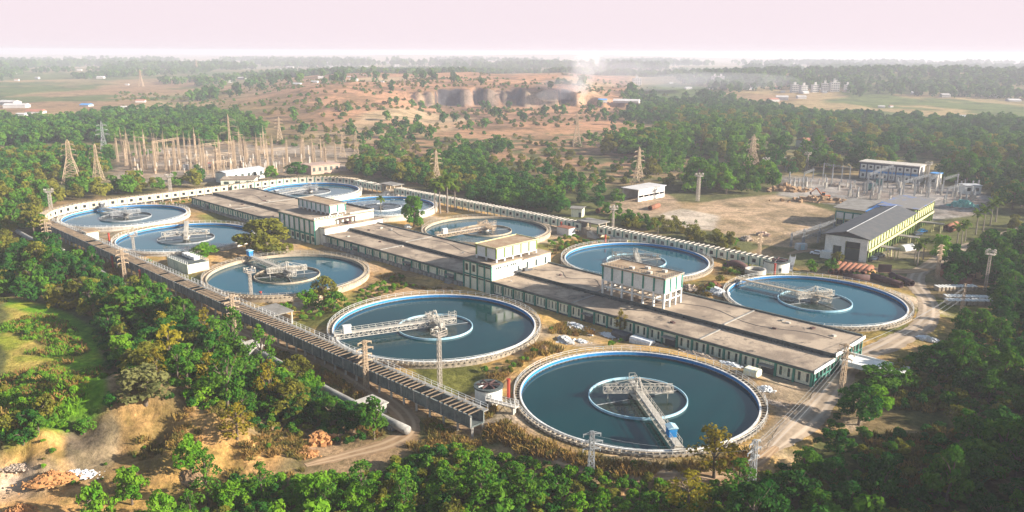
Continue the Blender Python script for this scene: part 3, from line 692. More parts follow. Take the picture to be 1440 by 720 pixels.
    MB().tube([(-Ln * k / 16, 17.5 + 2.2 * math.sin(k * .9 + s0), 5.04) for k in range(1, 16)], .06, 5).build('roof_cable', 'steel_dark', o2)
    return t, Ln
t, Ln = wing(0, 67, 26.2, 'long low filter wing with pairs of dark slot windows, carrying the water tower on stilts', 'two', joints=(27.2, 66.3), pitch=4.19, doors=(2, 8, 14))
m = MB()
for sx in range(6): m.box(.02, .4, .0 + sx * 1.9, .25 + sx * 1.9, 0, 3.7)
for sx in range(8): m.box(.02, .4, 10.6 + sx * 2.1, 10.85 + sx * 2.1, 0, 4.6)
m.box(.03, .32, .3, 9.6, 1.6, 1.85); m.box(.03, .32, 10.7, 25, 1.8, 2.05); m.build('end_frame', 'green_paint', t)
MB().box(.455, .62, -.87, 9.6, 3.55, 4.3).build('fascia', 'white_wall', t)
MB().box(.455, .62, 9.9, 26.3, 4.4, 5.25).build('fascia', 'white_wall', t)
m = MB().box(1.0, 13.5, 11.5, 17.5, 2.85, 3.2); m.box(1.0, 13.5, 11.2, 11.5, 2.5, 3.55); m.box(1.0, 13.5, 17.5, 17.8, 2.5, 3.55); m.box(1.2, 1.6, 11.6, 12, 0, 2.85); m.box(12.6, 13, 11.6, 12, 0, 2.85); m.box(12.6, 13, 17, 17.4, 0, 2.85); m.build('porch_canopy', 'white_wall', t)
t, Ln = wing(67, 96.4, 24.4, 'short low filter wing with triple slot windows, between water tower wing and middle block', 'three', pitch=4.2)
t, Ln = wing(108.6, 184, 23., 'long low filter wing between the two taller blocks, with plinth, stairs and triple slot windows', 'mixed', joints=(150,), pitch=4.2, doors=(1, 6, 13), plinth=.7)
t, Ln = wing(210.8, 292, 29., 'low filter wing with tall arched green panels, behind the big olive tree', 'tall', joints=(251,), pitch=4.2, doors=(15,), plinth=.5)

def block(s0, s1, w0, w1, ztop, label, rear=None, small=None):
    t = thing('filter_block', label, 'building', PW(s0, 0), PANG); Ln = s1 - s0
    MB().box(-Ln + .02, -.02, w0 + .22, w1, 0, ztop - .45).build('wall', 'cream_wall', t)
    return t, Ln
# middle block
t, Ln = block(96.4, 108.6, -.6, 12.4, 9.0, 'two-storey cream middle block with green frame and small high windows, under the long roof tank')
m = MB()
for k in range(5):
    x = -k * Ln / 4; x = min(max(x, -Ln + .2), -.2); m.box(x - .2, x + .2, -.72, -.38, 0, 8.55)
m.box(-Ln, 0, -.70, -.385, 4.25, 4.6); m.box(-Ln, 0, -.70, -.385, 8.1, 8.5); m.build('frame', 'green_paint', t)
q = Ln / 4
for k in (2, 3): MB().box(-(k + .72) * q, -(k + .38) * q, -.44, -.37, 5.4, 7.4).build('window', 'window_shade', t)
for k in (0, 1): MB().box(-(k + .88) * q, -(k + .12) * q, -.44, -.37, 7.45, 7.9).build('window', 'window_shade', t)
for k in range(4): MB().box(-(k + .88) * q, -(k + .12) * q, -.44, -.37, 3.5, 3.9).build('window', 'window_shade', t)
m = MB().box(-.018, .06, .3, 12.2, 4.15, 8.5)
m.build('side_wall', 'white_wall', t)
for y in (1.2, 2.0, 2.8, 4.6, 5.6, 7.4, 8.2, 9.0): MB().box(.062, .10, y, y + .55, 7.2, 7.9).build('side_window', 'window_shade', t)
for y in (10.4,): MB().box(.062, .10, y, y + .7, 5.4, 6.6).build('side_window', 'window_shade', t)
o = MB().box(-Ln - .2, .25, -.9, 12.55, 8.56, 8.95).build('roof', 'roof_concrete', t)
MB().box(-Ln - .3, .3, -1.0, -.902, 8.5, 9.1).build('roof_edge', 'dark_concrete', o)
MB().box(-Ln + .3, .04, 12.6, 25.2, 0, 8.1).build('rear_wall', 'white_wall', t)
MB().box(-Ln + .1, .3, 12.56, 25.4, 8.101, 8.45).build('rear_roof', 'roof_concrete', t)
for y in (14.2, 18.2, 22.4): MB().box(.042, .09, y, y + .9, 5.2, 7.2).build('side_door', 'window_shade', t)
m = MB().bar((.6, 9, 5.3), (2.2, 14.5, 5.25), .5); m.cbox((1.6, 12, 5.6), (1., 1.4, .9)); m.build('roof_plant', 'steel_dark', t)
# left block
t, Ln = block(186, 210.6, -2.8, 23.5, 9.5, 'two-storey block with a row of tall pale panels beside the big olive tree')
m = MB()
for k in range(8):
    x = -k * Ln / 7; x = min(max(x, -Ln + .25), -.25); m.box(x - .22, x + .22, -3.0, -2.56, 0, 9.0)
m.box(-Ln, 0, -2.96, -2.565, 3.2, 3.75); m.box(-Ln, 0, -2.96, -2.565, 8.6, 9.02); m.build('frame', 'green_paint', t)
q = Ln / 7
for k in range(7): MB().box(-(k + .8) * q, -(k + .2) * q, -2.63, -2.55, 4.2, 8.3).build('tall_panel', 'white_wall', t)
for k in range(7): MB().box(-(k + .7) * q, -(k + .3) * q, -2.63, -2.55, .9, 2.6).build('window', 'window_shade', t)
o = MB().box(-Ln - .2, .3, -3.2, 23.6, 9.051, 9.4).build('roof', 'roof_concrete', t)
pm = MB().box(.02, .3, -3.1, 9.5, 9.42, 10.1); pm.box(.02, .3, 12.5, 23.6, 9.42, 10.1); pm.build('vent_parapet', 'pale_concrete', t)
for k in range(10): MB().box(.302, .34, -2.4 + k * 1.2, -1.8 + k * 1.2, 9.6, 9.95).build('vent', 'window_shade', t)
MB().box(-Ln, 0, 23.3, 23.62, 9.42, 10.0).build('rear_parapet', 'dark_concrete', t)
m = MB().box(.05, 3.4, -.8, 25.2, 0, 6.3); m.build('stair_wing', 'white_wall', t)
m = MB().box(-.0, 3.6, -1.0, 25.6, 6.301, 6.55); m.build('stair_roof', 'roof_concrete', t)
m = MB()
for y in (7., 9.2, 11.4, 13.6): m.box(1.0, 1.4, y, y + .4, 6.56, 8.4)
m.box(.9, 1.5, 6.8, 14.2, 8.41, 8.8); m.box(1.1, 3, 9.6, 11, 6.56, 7.4); m.build('pipe_frame', 'rust_dark', t)

def roof_tank(s0, s1, w0, w1, zr, zb, zt, ns, nw, label, green, brace=None):
    t = thing('water_tower', label, 'water tower', PW(s0, 0, zr), PANG); Ln = s1 - s0; b = zb - zr; h = zt - zr
    MB().box(-Ln + .15, -.15, w0 + .15, w1 - .15, b, h - .2).build('tank_wall', 'white_wall', t)
    xs = [-Ln * k / ns for k in range(ns + 1)]; ys = [w0 + (w1 - w0) * k / nw for k in range(nw + 1)]
    pts = [(x, y) for x in xs for y in ys if x in (xs[0], xs[-1]) or y in (ys[0], ys[-1])]
    cm = MB().box(-.24, .24, -.24, .24, 0, b).mesh('leg', 'white_wall'); pm = MB().box(-.23, .23, -.23, .23, b + .001, h - .15).mesh('rib', green)
    cl = lambda v, a, c: min(max(v, a), c)
    for x, y in pts:
        X, Y = cl(x, -Ln + .24, -.24), cl(y, w0 + .24, w1 - .24); put(cm, 'leg', t, (X, Y, 0))
        put(pm, 'rib', t, (cl(x, -Ln + .2, -.2), cl(y, w0 + .2, w1 - .2), 0))
    m = MB().box(-Ln, 0, w0, w1, b - .32, b - .02)
    if brace:
        for y in (w0 + .24, (w0 + w1) / 2, w1 - .24): m.box(-Ln + .3, -.3, y - .13, y + .13, brace, brace + .34)
        for x in xs: x = cl(x, -Ln + .24, -.24); m.box(x - .12, x + .12, w0 + .3, w1 - .3, brace + .01, brace + .32)
    m.build('tie_beams', 'white_wall', t)
    o = MB().box(-Ln - .25, .25, w0 - .25, w1 + .25, h - .15, h + .1).build('roof', 'roof_tower', t)
    e = MB().box(-Ln - .3, .3, w0 - .3, w0 - .12, h + .1, h + .34); e.box(-Ln - .3, .3, w1 + .12, w1 + .3, h + .1, h + .34); e.box(.12, .3, w0 - .1, w1 + .1, h + .1, h + .34); e.box(-Ln - .3, -Ln - .12, w0 - .1, w1 + .1, h + .1, h + .34); e.build('parapet', 'yellow_wall' if green == 'olive_paint' else 'grey_concrete', o)
    return t, Ln, h
t, Ln, h = roof_tank(44.4, 64.6, 10.3, 18.6, 5.0, 9.1, 12.9, 6, 3, 'water tower tank on white legs with brown roof, on the wing nearest the camera', 'green_paint', brace=1.9)
m = MB(); y0, y1 = 10.3, 18.6
for a, b in (((-Ln, y0), (0, y0)), ((-Ln, y1), (0, y1)), ((0, y0), (0, y1)), ((-Ln, y0), (-Ln, y1))):
    k = int(math.hypot(a[0] - b[0], a[1] - b[1]) / .9); railing(m, [(a[0] + (b[0] - a[0]) * i / k, a[1] + (b[1] - a[1]) * i / k, h + .3) for i in range(k + 1)], .75, .07, .05)
m.build('roof_railing', 'steel_dark', t)
for x, y in ((-9, 15.5), (-4, 16), (-12, 12.5), (-6, 12)): MB().box(x - .6, x + .6, y - .5, y + .5, h + .1, h + .75).build('hatch', 'pale_concrete', t)
roof_tank(97.2, 106., 2.2, 19.8, 8.95, 10.1, 13.1, 2, 5, 'low cream roof tank with yellow edge and rust brown roof on the middle block', 'olive_paint')
roof_tank(188.4, 210, 5.4, 12.6, 9.4, 10.5, 13.3, 7, 2, 'roof tank with reddish dirty roof, on the block beside the big olive tree', 'green_paint')

# ------------------------------------------------------------------ raised channels around the plant
def channel(path, name, label, cat, wall, panel, beam, front=1, bay=4., width=3.4, z0=1.5, z1=4.3, windows=True, leg='pale_concrete', group=None, rail=None, beams_per=2, rib='green_paint'):
    """open trough on legs along a path of (s, w); front = +1 puts the shown face on the path's left, -1 on its right"""
    P = [PW(*p) for p in path]; org = P[0].copy(); S = [Vector((0, 0, 0))]; out = [P[0] - org]
    # resample to bays
    seg = []; tot = 0
    for a, b in zip(P[:-1], P[1:]): seg.append((tot, tot + (b - a).length, a - org, b - org)); tot += (b - a).length
    n = max(1, int(round(tot / bay)))
    def pt(d):
        for a, b, p, q in seg:
            if d <= b + 1e-6: return p.lerp(q, (d - a) / (b - a))
        return seg[-1][3]
    pts = [pt(tot * k / n) for k in range(n + 1)]
    nrm = []
    for k in range(n + 1):
        d = (pts[min(k + 1, n)] - pts[max(k - 1, 0)]).normalized(); nrm.append(Vector((-d.y, d.x, 0)) * front)
    t = thing(name, label, cat, org, 0, group)
    U = Vector((0, 0, 1)); wl = MB(); fl = MB(); pn = MB()
    def slab(mb, k, o0, o1, za, zb, t0=0., t1=1.):
        a = pts[k].lerp(pts[k + 1], t0); b = pts[k].lerp(pts[k + 1], t1); na = nrm[k].lerp(nrm[k + 1], t0); nb = nrm[k].lerp(nrm[k + 1], t1)
        vs = [a + na * o0 + U * za, b + nb * o0 + U * za, b + nb * o1 + U * za, a + na * o1 + U * za, a + na * o0 + U * zb, b + nb * o0 + U * zb, b + nb * o1 + U * zb, a + na * o1 + U * zb]
        mb.add(vs, [(0, 3, 2, 1), (4, 5, 6, 7), (0, 1, 5, 4), (1, 2, 6, 5), (2, 3, 7, 6), (3, 0, 4, 7)])
    wz0, wz1, wa, wb = z0 + .75, z1 - .75, .33, .67
    bm = None; legs = 0
    for k in range(n):
        slab(wl, k, -width + .001, -width + .25, z0, z1); slab(fl, k, -width + .251, -.26, z0, z0 + .3)
        if windows:
            slab(pn, k, -.24, 0, z0, wz0); slab(pn, k, -.24, 0, wz1, z1); slab(pn, k, -.24, 0, wz0, wz1, 0, wa); slab(pn, k, -.24, 0, wz0, wz1, wb, 1)
            if legs < 100: w_ = MB(); slab(w_, k, -.2, -.1, wz0, wz1, wa, wb); w_.build('window', 'glass_dark', t)
        else:
            slab(pn, k, -.24, 0, z0, z1); slab(pn, k, -.1, .12, z1 - .35, z1 + .002); slab(pn, k, -.1, .1, z0 - .002, z0 + .3)
        rb = MB(); slab(rb, k, .001, .16, z0 - .02, z1 - .005, 0, .1); rb.build('rib', rib, t)
        for q in range(beams_per):
            f = (q + .5) / beams_per; a = pts[k].lerp(pts[k + 1], f); na = nrm[k].lerp(nrm[k + 1], f)
            if k * beams_per + q < 100 and rnd.random() > (.02 if windows else .09):
                jt = (pts[k + 1] - pts[k]) * (0 if windows else rnd.uniform(-.06, .06)); MB().bar(a + na * .1 + U * (z1 + .13), a + jt - na * (width + .05) + U * (z1 + .13), .42 if windows else .16, .2).build('cross_beam', beam, t)
        for o_ in (-.35, -width + .4):
            a = pts[k] + nrm[k] * o_
            if legs < 100: MB().bar(a - U * .3, a + U * (z0 - .002), .4).build('leg', leg, t); legs += 1
    wl.build('rear_wall', wall, t); fl.build('channel_bed', 'dark_concrete', t); pn.build('front_wall', panel, t)
    if rail:
        m = MB(); q = [pts[0].lerp(pts[-1], 0)]; L_ = []
        for k in range(n):
            for f in (0, .5): L_.append(pts[k].lerp(pts[k + 1], f) - nrm[k].lerp(nrm[k + 1], f) * (width + .9) + U * (z1 - .1))
        railing(m, L_, 1.05, .09, .06); m.build('railing', 'white_paint', t)
        m = MB()
        for k in range(n): slab(m, k, -width - 1.1, -width - .005, z1 - .3, z1 - .1)
        m.build('walkway', 'grey_concrete', t)
    return t
arc = lambda c, r, a0, a1, n: [(c[0] + r * math.cos(R(a0 + (a1 - a0) * k / n)), c[1] + r * math.sin(R(a0 + (a1 - a0) * k / n))) for k in range(n + 1)]
# path direction decides which side is the front: s decreasing with front on its left faces -w (towards the camera)
channel([(35, -66.2), (160, -66.2)], 'raised_channel', 'near half of the dark weathered channel on legs, ending beside the small white basin', 'channel', 'flume_wall', 'flume_wall', 'old_timber', front=1, windows=False, z0=1.85, beams_per=3, rail=True, rib='grey_concrete')
channel([(160.3, -66.2), (281, -66.2)], 'raised_channel', 'far half of the dark weathered channel on legs, starting at the curved sunlit channel', 'channel', 'flume_wall', 'flume_wall', 'old_timber', front=1, windows=False, z0=1.85, beams_per=3, rail=True, rib='grey_concrete')
channel(arc((281, -34.6), 28.2, -90, 0, 14) + [(309.2, -8), (309.2, 26)], 'windowed_channel', 'curved cream channel with small square windows, brightly sunlit, ending at the dark channel', 'channel', 'tan_concrete', 'aged_cream', 'tan_concrete', front=-1, rib='yellow_wall')
channel([(309.2, 28)] + arc((281, 53.8), 28.2, 0, 88, 14), 'windowed_channel', 'curved windowed channel in front of the pink roofless building and the tan substation', 'channel', 'tan_concrete', 'aged_cream', 'tan_concrete', front=-1, rib='green_paint')
channel([(280, 80.2), (257, 80.2)], 'windowed_channel', 'short windowed channel behind the scum covered tank, beside the reddish porch', 'channel', 'pale_concrete', 'cream_wall', 'pale_concrete', front=-1)
channel([(246, 80.2), (129, 80.2)], 'windowed_channel', 'straight windowed channel behind the concrete-rimmed tank, with the palms in front', 'channel', 'grey_concrete', 'cream_wall', 'pale_concrete', front=-1)
channel([(121, 80.2), (50, 80.2)], 'windowed_channel', 'straight windowed channel behind the blue-rimmed tanks, beside the open yard', 'channel', 'grey_concrete', 'cream_wall', 'pale_concrete', front=-1)
for (s, lab) in ((125., 'concrete porch with flat roof on posts and outside stairs, between two windowed channels'), (251.5, 'reddish concrete porch between windowed channels behind the scum covered tank')):
    t = thing('valve_porch', lab, 'porch', PW(s, 80), PANG)
    MB().box(-5.2, 4.6, .5, 6, 0, 2.2).build('base', 'tan_concrete', t); MB().box(-5.4, 5.2, -.8, 6.4, 5.3, 5.65).build('roof', 'asbestos_roof', t)
    for x, y in ((-4.8, 1), (4.2, 1), (-4.8, 5.4), (4.2, 5.4), (0, 1)): MB().box(x - .2, x + .2, y - .2, y + .2, 2.2, 5.3).build('post', 'tan_concrete', t)
    st = MB()
    for k in range(9): st.box(1 + k * .45, 1.45 + k * .45, -2.2, .45, 0, 2.2 - k * .24) if s < 200 else st.box(-2, 2, -.2 - k * .4, .2 - k * .4, 0, 2.2 - k * .24)
    st.build('stairs', 'pale_concrete', t)
# ------------------------------------------------------------------ masts, poles and pylons
def light_mast(p, h, label, metal='steel_dusty', w=1.1, basket=2.6):
    t = thing('light_mast', label, 'light mast', p, R(-44), 'light masts')
    MB().lattice(h, w, w * .85, max(4, int(h / 1.3)), .08 if w < 1.3 else .13).build('mast', metal, t)
    m = MB().box(-basket / 2, basket / 2, -basket / 2, basket / 2, h, h + .14); r_ = [(-1, -1), (1, -1), (1, 1), (-1, 1), (-1, -1)]
    railing(m, [(a * basket / 2, b * basket / 2, h + .1) for a, b in r_], 1.1, .12, .1)
    for k in (0, 1, 2): m.bar((basket * (k / 2 - .5), -basket / 2, h + .1), (basket * (k / 2 - .5), -basket / 2, h + 1.2), .1)
    m.build('platform', metal, t)
    for a, b in ((-.8, -1), (.8, -1), (.8, 1), (-.8, 1)): MB().cbox((a * basket * .4, b * basket * .5, h + 1.25), (.55, .35, .5)).build('floodlight', 'steel_pale', t)
    return t
def power_pole(p, h, label, rz=0., metal='steel_tan', w0=.95, w1=.6, arms=3, group='lattice power poles'):
    t = thing('power_pole', label, 'power pole', p, rz, group)
    MB().lattice(h, w0, w1, max(5, int(h / 1.2)), .10, brace=.06).build('mast', metal, t)
    for k in range(arms):
        z = h - .4 - k * 1.35; q = 1.55 if k != 1 else 1.9
        m = MB().bar((-q, 0, z), (q, 0, z), .16); m.bar((-q, 0, z), (0, 0, z + .5), .09); m.bar((q, 0, z), (0, 0, z + .5), .09)
        for x in (-q * .95, q * .95): m.bar((x, 0, z), (x, 0, z - .5), .13)
        m.build('crossarm', metal, t)
    return t
def pylon(p, h, label, rz=0., metal='steel_tan', base_=None, arms=3, th=.28, group='transmission pylons'):
    t = thing('transmission_pylon', label, 'pylon', p, rz, group); b = base_ or h * .24
    m = MB().lattice(h * .6, b, b * .28, 5, th, brace=th * .62); m.lattice(h * .34, b * .28, b * .16, 5, th * .8, z0=h * .6, brace=th * .5)
    for a, c in ((-1, -1), (1, -1), (1, 1), (-1, 1)): m.bar((a * b * .08, c * b * .08, h * .94), (0, 0, h), th * .7)
    m.build('tower', metal, t)
    for k in range(arms):
        z = h * (.64 + .12 * k); q = h * (.17 - .02 * k); m = MB()
        m.bar((-q, 0, z), (q, 0, z), th * .8); m.bar((-q, 0, z), (0, 0, z + h * .045), th * .6); m.bar((q, 0, z), (0, 0, z + h * .045), th * .6)
        for x in (-q, q): m.bar((x, 0, z), (x, 0, z - h * .045), th * .5)
        m.build('crossarm', metal, t)
    return t
def H_at(px, y0, y1):
    """height of an upright thing whose foot is at (px, y1) and whose top is at y0"""
    p = at(px, y1); d = p.y * math.cos(PITCH) - (p.z - CAMZ) * math.sin(PITCH)
    lo, hi = 0., 120.
    for _ in range(40):
        mid = (lo + hi) / 2; v = proj(p.x, p.y, p.z + mid)[1]
        if v > y0: lo = mid
        else: hi = mid
    return p, lo
for px, y0, y1, lab, *kw in (
    (618.5, 463, 545, 'lattice light mast with square basket standing at the near edge of the second blue-rimmed tank'),
    (354, 377, 424, 'pale lattice light mast at the near edge of the bare concrete tank'),
    (189, 327, 357, 'white lattice light mast at the near edge of the tank left of the olive tree'),
    (240, 245, 273, 'light mast with lamps beside the curved cream channel below the tan substation'),
    (72, 266, 296, 'light mast standing in the trees outside the curved cream channel'),
    (861.5, 290, 330, 'light mast in front of the straight windowed channel, right of the concrete porch'),
    (981, 244, 283, 'stout light mast at the back corner of the open dirt yard'),
    (1075, 222, 252, 'light mast among the trees left of the grey switchyard'),
    (1385, 352, 408, 'light mast with square basket in the dark trees on the right, behind the concrete blocks'),
    (1134, 214, 240, 'small light mast at the left end of the grey switchyard'),
    (1302, 228, 262, 'light mast at the right end of the blue and white office building')):
    p, h = H_at(px, y0, y1); light_mast(p, h - 1.3, lab, w=.72 if y1 > 300 else 1.3, basket=2.4 if y1 > 300 else 3.)
for px, y0, y1, lab, rz, *kw in (
    (515.5, 479, 548, 'tan power pole by the dark channel, before the tank with long pale bridge', R(35)),
    (331, 415, 478, 'tan power pole by the dark channel, level with the bare concrete tank', R(35)),
    (176, 350, 394, 'power pole by the dark channel at the tank left of the olive tree', R(35)),
    (68, 308, 344, 'farthest power pole by the dark channel, at the start of its curve', R(35)),
    (43, 254, 279, 'small power pole alone in the trees at the far left', R(20)),
    (1317, 344, 394, 'leaning power pole with three crossarms by the bend of the grey road', R(30)),
    (1349, 399, 458, 'power pole behind the wires, in front of the rows of concrete blocks', R(60)),
    (1183, 484, 553, 'lattice power pole at the near end wall of the filter house', R(-50)),
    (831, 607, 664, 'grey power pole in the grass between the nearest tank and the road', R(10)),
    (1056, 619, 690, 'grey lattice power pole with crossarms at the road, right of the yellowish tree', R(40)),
    (1067, 328, 362, 'thin lattice pole in front of the end of the straight windowed channel', R(40))):
    p, h = H_at(px, y0, y1); power_pole(p, h, lab, rz, 'steel_grey' if px in (831, 1056) else 'steel_tan', arms=4 if px < 600 else 3)  # two near poles made grey, the shade on them put into the colour
for px, y0, y1, lab, rz, *kw in (
    (102, 196, 257, 'tan transmission pylon with wide splayed legs, left of the tan substation', R(20)),
    (139, 202, 255, 'tan transmission pylon with three wide crossarms, beside the splayed one', R(5)),
    (148, 170, 222, 'pale grey transmission pylon standing further back among the trees on the left', R(30)),
    (502, 184, 236, 'tan transmission pylon at the right end of the tan substation', R(10)),
    (482, 186, 222, 'slender tan transmission pylon behind the right end of the tan substation', R(10)),
    (394, 164, 202, 'transmission pylon behind the middle of the tan substation, before the plateau', R(15)),
    (326, 160, 234, 'tallest thin tan pylon rising out of the tan substation', R(5)),
    (614, 210, 264, 'transmission pylon with a stepped top in the trees behind the palms', R(25)),
    (897, 206, 262, 'tan transmission pylon behind the white open shed', R(25)),
    (1056, 189, 246, 'tall tan transmission pylon with wide base in the dark trees, left of the grey switchyard', R(15)),
    (811, 158, 206, 'faint thin transmission pylon on the brown scrub slope', R(5)),
    (277, 84, 100, 'very faint pylon in the haze of the far plain, left of the plateau', 0),
    (199, 98, 122, 'faint pylon standing on the hazy plain above the tan substation', 0)):
    p, h = H_at(px, y0, y1); pylon(p, h, lab, rz, 'steel_grey' if px in (148,) else 'steel_tan', arms=3, th=.2 if y1 > 215 else (.3 if y1 > 190 else .6), base_=h * (.4 if px in (102, 1056) else .1 if px == 326 else .24))

# ------------------------------------------------------------------ wires
def wire(a, b, label, sag=2., r=.022, mat='steel_grey'):
    a, b = Vector(a), Vector(b); m = MB()
    m.tube([(a.lerp(b, k / 14) - Vector((0, 0, 4 * sag * (k / 14) * (1 - k / 14)))) for k in range(15)], r, 5); tag(m.build('power_line', mat), label, 'power line', 'power lines over the road')
pA, hA = H_at(1183, 484, 553); pB, hB = H_at(1056, 619, 690); pC, hC = H_at(1349, 399, 458); pD, hD = H_at(831, 607, 664)
for k in range(3):
    for sg in ((-1.5, 1.5) if k == 0 else (1.5,)):
        z = -.9 - 1.35 * k; o = Vector((sg * .7, sg * .6, 0))
        if k < 2 or sg > 0: wire(pA + o + Vector((0, 0, hA + z)), pC + o + Vector((0, 0, hC + z)), 'tan power line over the grey road, from the filter house to the concrete blocks', 1.5)
        wire(pA + o + Vector((0, 0, hA + z)), pB + o + Vector((0, 0, hB + z)), 'tan power line from the filter house end down to the grey pole at the road', 1.2)
for sg in (-1, 1): wire(pB + Vector((0, sg, hB - 1)), pD + Vector((0, sg, hD - 1)), 'thin power line in front of the nearest tank between the two grey poles', 1.5, .022, 'steel_grey')

# ------------------------------------------------------------------ tan substation: rows of lattice gantries
def gantry(pts_px, h, label, group, metal='steel_tan', peak=3.5, th=.14, wcol=.95, beams=(1.,), bw=.7):
    P = [at(*p) for p in pts_px]; t = thing('switchyard_gantry', label, 'gantry', P[0], 0, group)
    Q = [p - P[0] for p in P]
    for q in Q:
        m = MB().lattice(h, wcol, wcol * .7, 9 if wcol > .7 else 6, th, c=(q.x, q.y), z0=q.z, brace=th * .6)
        if peak: m.bar((q.x, q.y, q.z + h), (q.x, q.y, q.z + h + peak), th * 1.2, w1=th * .5)
        m.build('column', metal, t)
    for f in beams:
        for a, b in zip(Q[:-1], Q[1:]):
            MB().truss((a.x, a.y, a.z + h * f - .9), (b.x, b.y, b.z + h * f - .9), .9, .9, max(4, int((b - a).length / 2.2)), th * .55).build('beam', metal, t)
    return t
G1 = 'tan lattice gantries of the tan substation'
lab = lambda x: f'tan lattice gantry of the tan substation {x}'
gantry([(166, 228), (179, 232), (199, 236)], 15, lab('at its end beside the pylons'), G1)
gantry([(184, 238), (200, 241), (219, 244)], 16, lab('in its front row by the light mast'), G1, beams=(1., .55))
gantry([(192, 224), (220, 228), (247, 231)], 15, lab('in the back row at the left'), G1)
gantry([(219, 243), (234, 240), (254, 236)], 18, lab('with the tallest pair of peaks'), G1, peak=5)
gantry([(246, 240), (268, 243), (284, 246)], 15, lab('in mid front row, above the curved channel'), G1, beams=(1., .5))
gantry([(253, 226), (283, 229), (310, 231)], 15, lab('in the middle of the back row'), G1)
gantry([(288, 241), (310, 238), (330, 236)], 16, lab('below the tallest thin pylon'), G1, beams=(1., .6))
gantry([(331, 231), (347, 234), (362, 237)], 15, lab('just right of the tallest thin pylon'), G1)
gantry([(340, 222), (362, 224), (384, 226)], 14, lab('behind the dark cypress, in the back row'), G1)
gantry([(366, 240), (384, 238), (404, 236)], 12, lab('behind the white long shed'), G1)
gantry([(404, 226), (424, 228), (440, 230)], 13, lab('at the right, before the roofless pink building'), G1)
gantry([(440, 224), (456, 226), (472, 228)], 12, lab('at its right end, before the tan pylon'), G1)
gantry([(300, 250), (316, 248), (332, 246)], 9, lab('low and close behind the white long shed'), G1, peak=0)
pr = random.Random(31); proto = None
for k in range(34):
    px = pr.uniform(168, 470); py = pr.uniform(214, 246) - abs(px - 300) * .03; p = at(px, py)
    if proto is None:
        proto = thing('lattice_mast', 'slender tan lattice mast with a spike, standing among the gantries of the tan substation', 'mast', p, .2, 'slender lattice masts of the tan substation')
        MB().lattice(13, 1., .6, 7, .16, brace=.1).build('mast', 'steel_tan', proto); MB().bar((0, 0, 13), (0, 0, 17), .22, w1=.08).build('spike', 'steel_tan', proto); MB().bar((-2.2, 0, 11.5), (2.2, 0, 11.5), .22).build('crossarm', 'steel_tan', proto)
    else: dup(proto, p, pr.uniform(0, 3), scale=pr.uniform(.7, 1.15))
pr = random.Random(5)
proto = None
for k in range(70):
    px = pr.uniform(190, 440); py = pr.uniform(222, 250) - (px - 190) * .02
    p = at(px, py)
    if proto is None:
        t = thing('insulator_post', 'small pale insulator post on a steel stand in the tan substation yard', 'insulator', p, 0, 'insulator posts of the tan substation')
        m = MB().lattice(2.6, .7, .5, 2, .2); m.build('stand', 'steel_tan', t)
        m = MB()
        for q in range(5): m.cyl((0, 0), .36, 2.6 + q * .45, 2.82 + q * .45, 8); m.cyl((0, 0), .2, 2.82 + q * .45, 3.05 + q * .45, 8)
        m.build('insulator', 'pale_concrete', t); proto = t
    else: dup(proto, p, pr.uniform(0, 3), scale=pr.uniform(.7, 1.5))
for k, (px, py, c, lb) in enumerate(((296, 236, 'red_paint', 'small red transformer tank standing in the tan substation yard'), (262, 239, 'steel_grey', 'grey transformer box in the tan substation yard'), (352, 243, 'steel_grey', 'grey transformer box behind the white long shed'))):
    t = thing('transformer', lb, 'transformer', at(px, py), .3); MB().box(-1.5, 1.5, -1.2, 1.2, .3, 3.2).build('tank', c, t)
    for x in (-.8, 0, .8): MB().cyl((x, 0), .2, 3.2, 4.6, 8).build('bushing', 'pale_concrete', t)
    m = MB()
    for q in range(6): m.box(-1.4 + q * .5, -1.2 + q * .5, -1.7, -1.21, .6, 2.9)
    m.build('radiator', 'steel_grey', t)

# ------------------------------------------------------------------ grey switchyard
G2 = 'grey gantries of the grey switchyard'; lab = lambda x: f'slim gantry of the grey switchyard {x}'
K = dict(metal='steel_grey', peak=1., th=.10, wcol=.5, bw=.4)
gantry([(1090, 242), (1104, 240)], 8, lab('at its far left end by the trees'), G2, **K)
gantry([(1157, 252), (1170, 254), (1183, 256), (1194, 257)], 9, lab('in the back row left of the office'), G2, **K)
gantry([(1143, 252), (1130, 258)], 6, lab('low at its left side'), G2, **K)
gantry([(1219, 272), (1236, 264), (1253, 257)], 10, lab('with a pale beam crossing in front of the office'), G2, **K)
gantry([(1240, 268), (1270, 272), (1286, 275)], 9, lab('in front of the office right half'), G2, **K)
gantry([(1268, 284), (1285, 278), (1304, 272)], 10, lab('tall at the front, below the office right end'), G2, **K)
gantry([(1305, 279), (1318, 270)], 10, lab('holding the small blue hut roof behind'), G2, **K)
gantry([(1325, 272), (1345, 266)], 8, lab('at its right side before the dark trees'), G2, **K)
gantry([(1330, 284), (1350, 278)], 7, lab('low at its right front'), G2, **K)
gantry([(1195, 270), (1215, 273)], 6, lab('low in the middle of the yard'), G2, **K)
pr = random.Random(9); proto = None
for k in range(110):
    px = pr.uniform(1105, 1375); py = pr.uniform(254, 276) + (px - 1105) * .045
    if px < 1190 and py > 268: continue
    p = at(px, py)
    if proto is None:
        t = thing('insulator_post', 'small grey insulator post in the grey switchyard', 'insulator', p, 0, 'insulator posts of the grey switchyard')
        MB().lattice(2.2, .6, .4, 2, .17).build('stand', 'steel_pale', t); m = MB()
        for q in range(4): m.cyl((0, 0), .32, 2.2 + q * .45, 2.42 + q * .45, 8); m.cyl((0, 0), .18, 2.42 + q * .45, 2.65 + q * .45, 8)
        m.build('insulator', 'steel_grey', t); proto = t
    else: dup(proto, p, pr.uniform(0, 3), scale=pr.uniform(.7, 1.5))
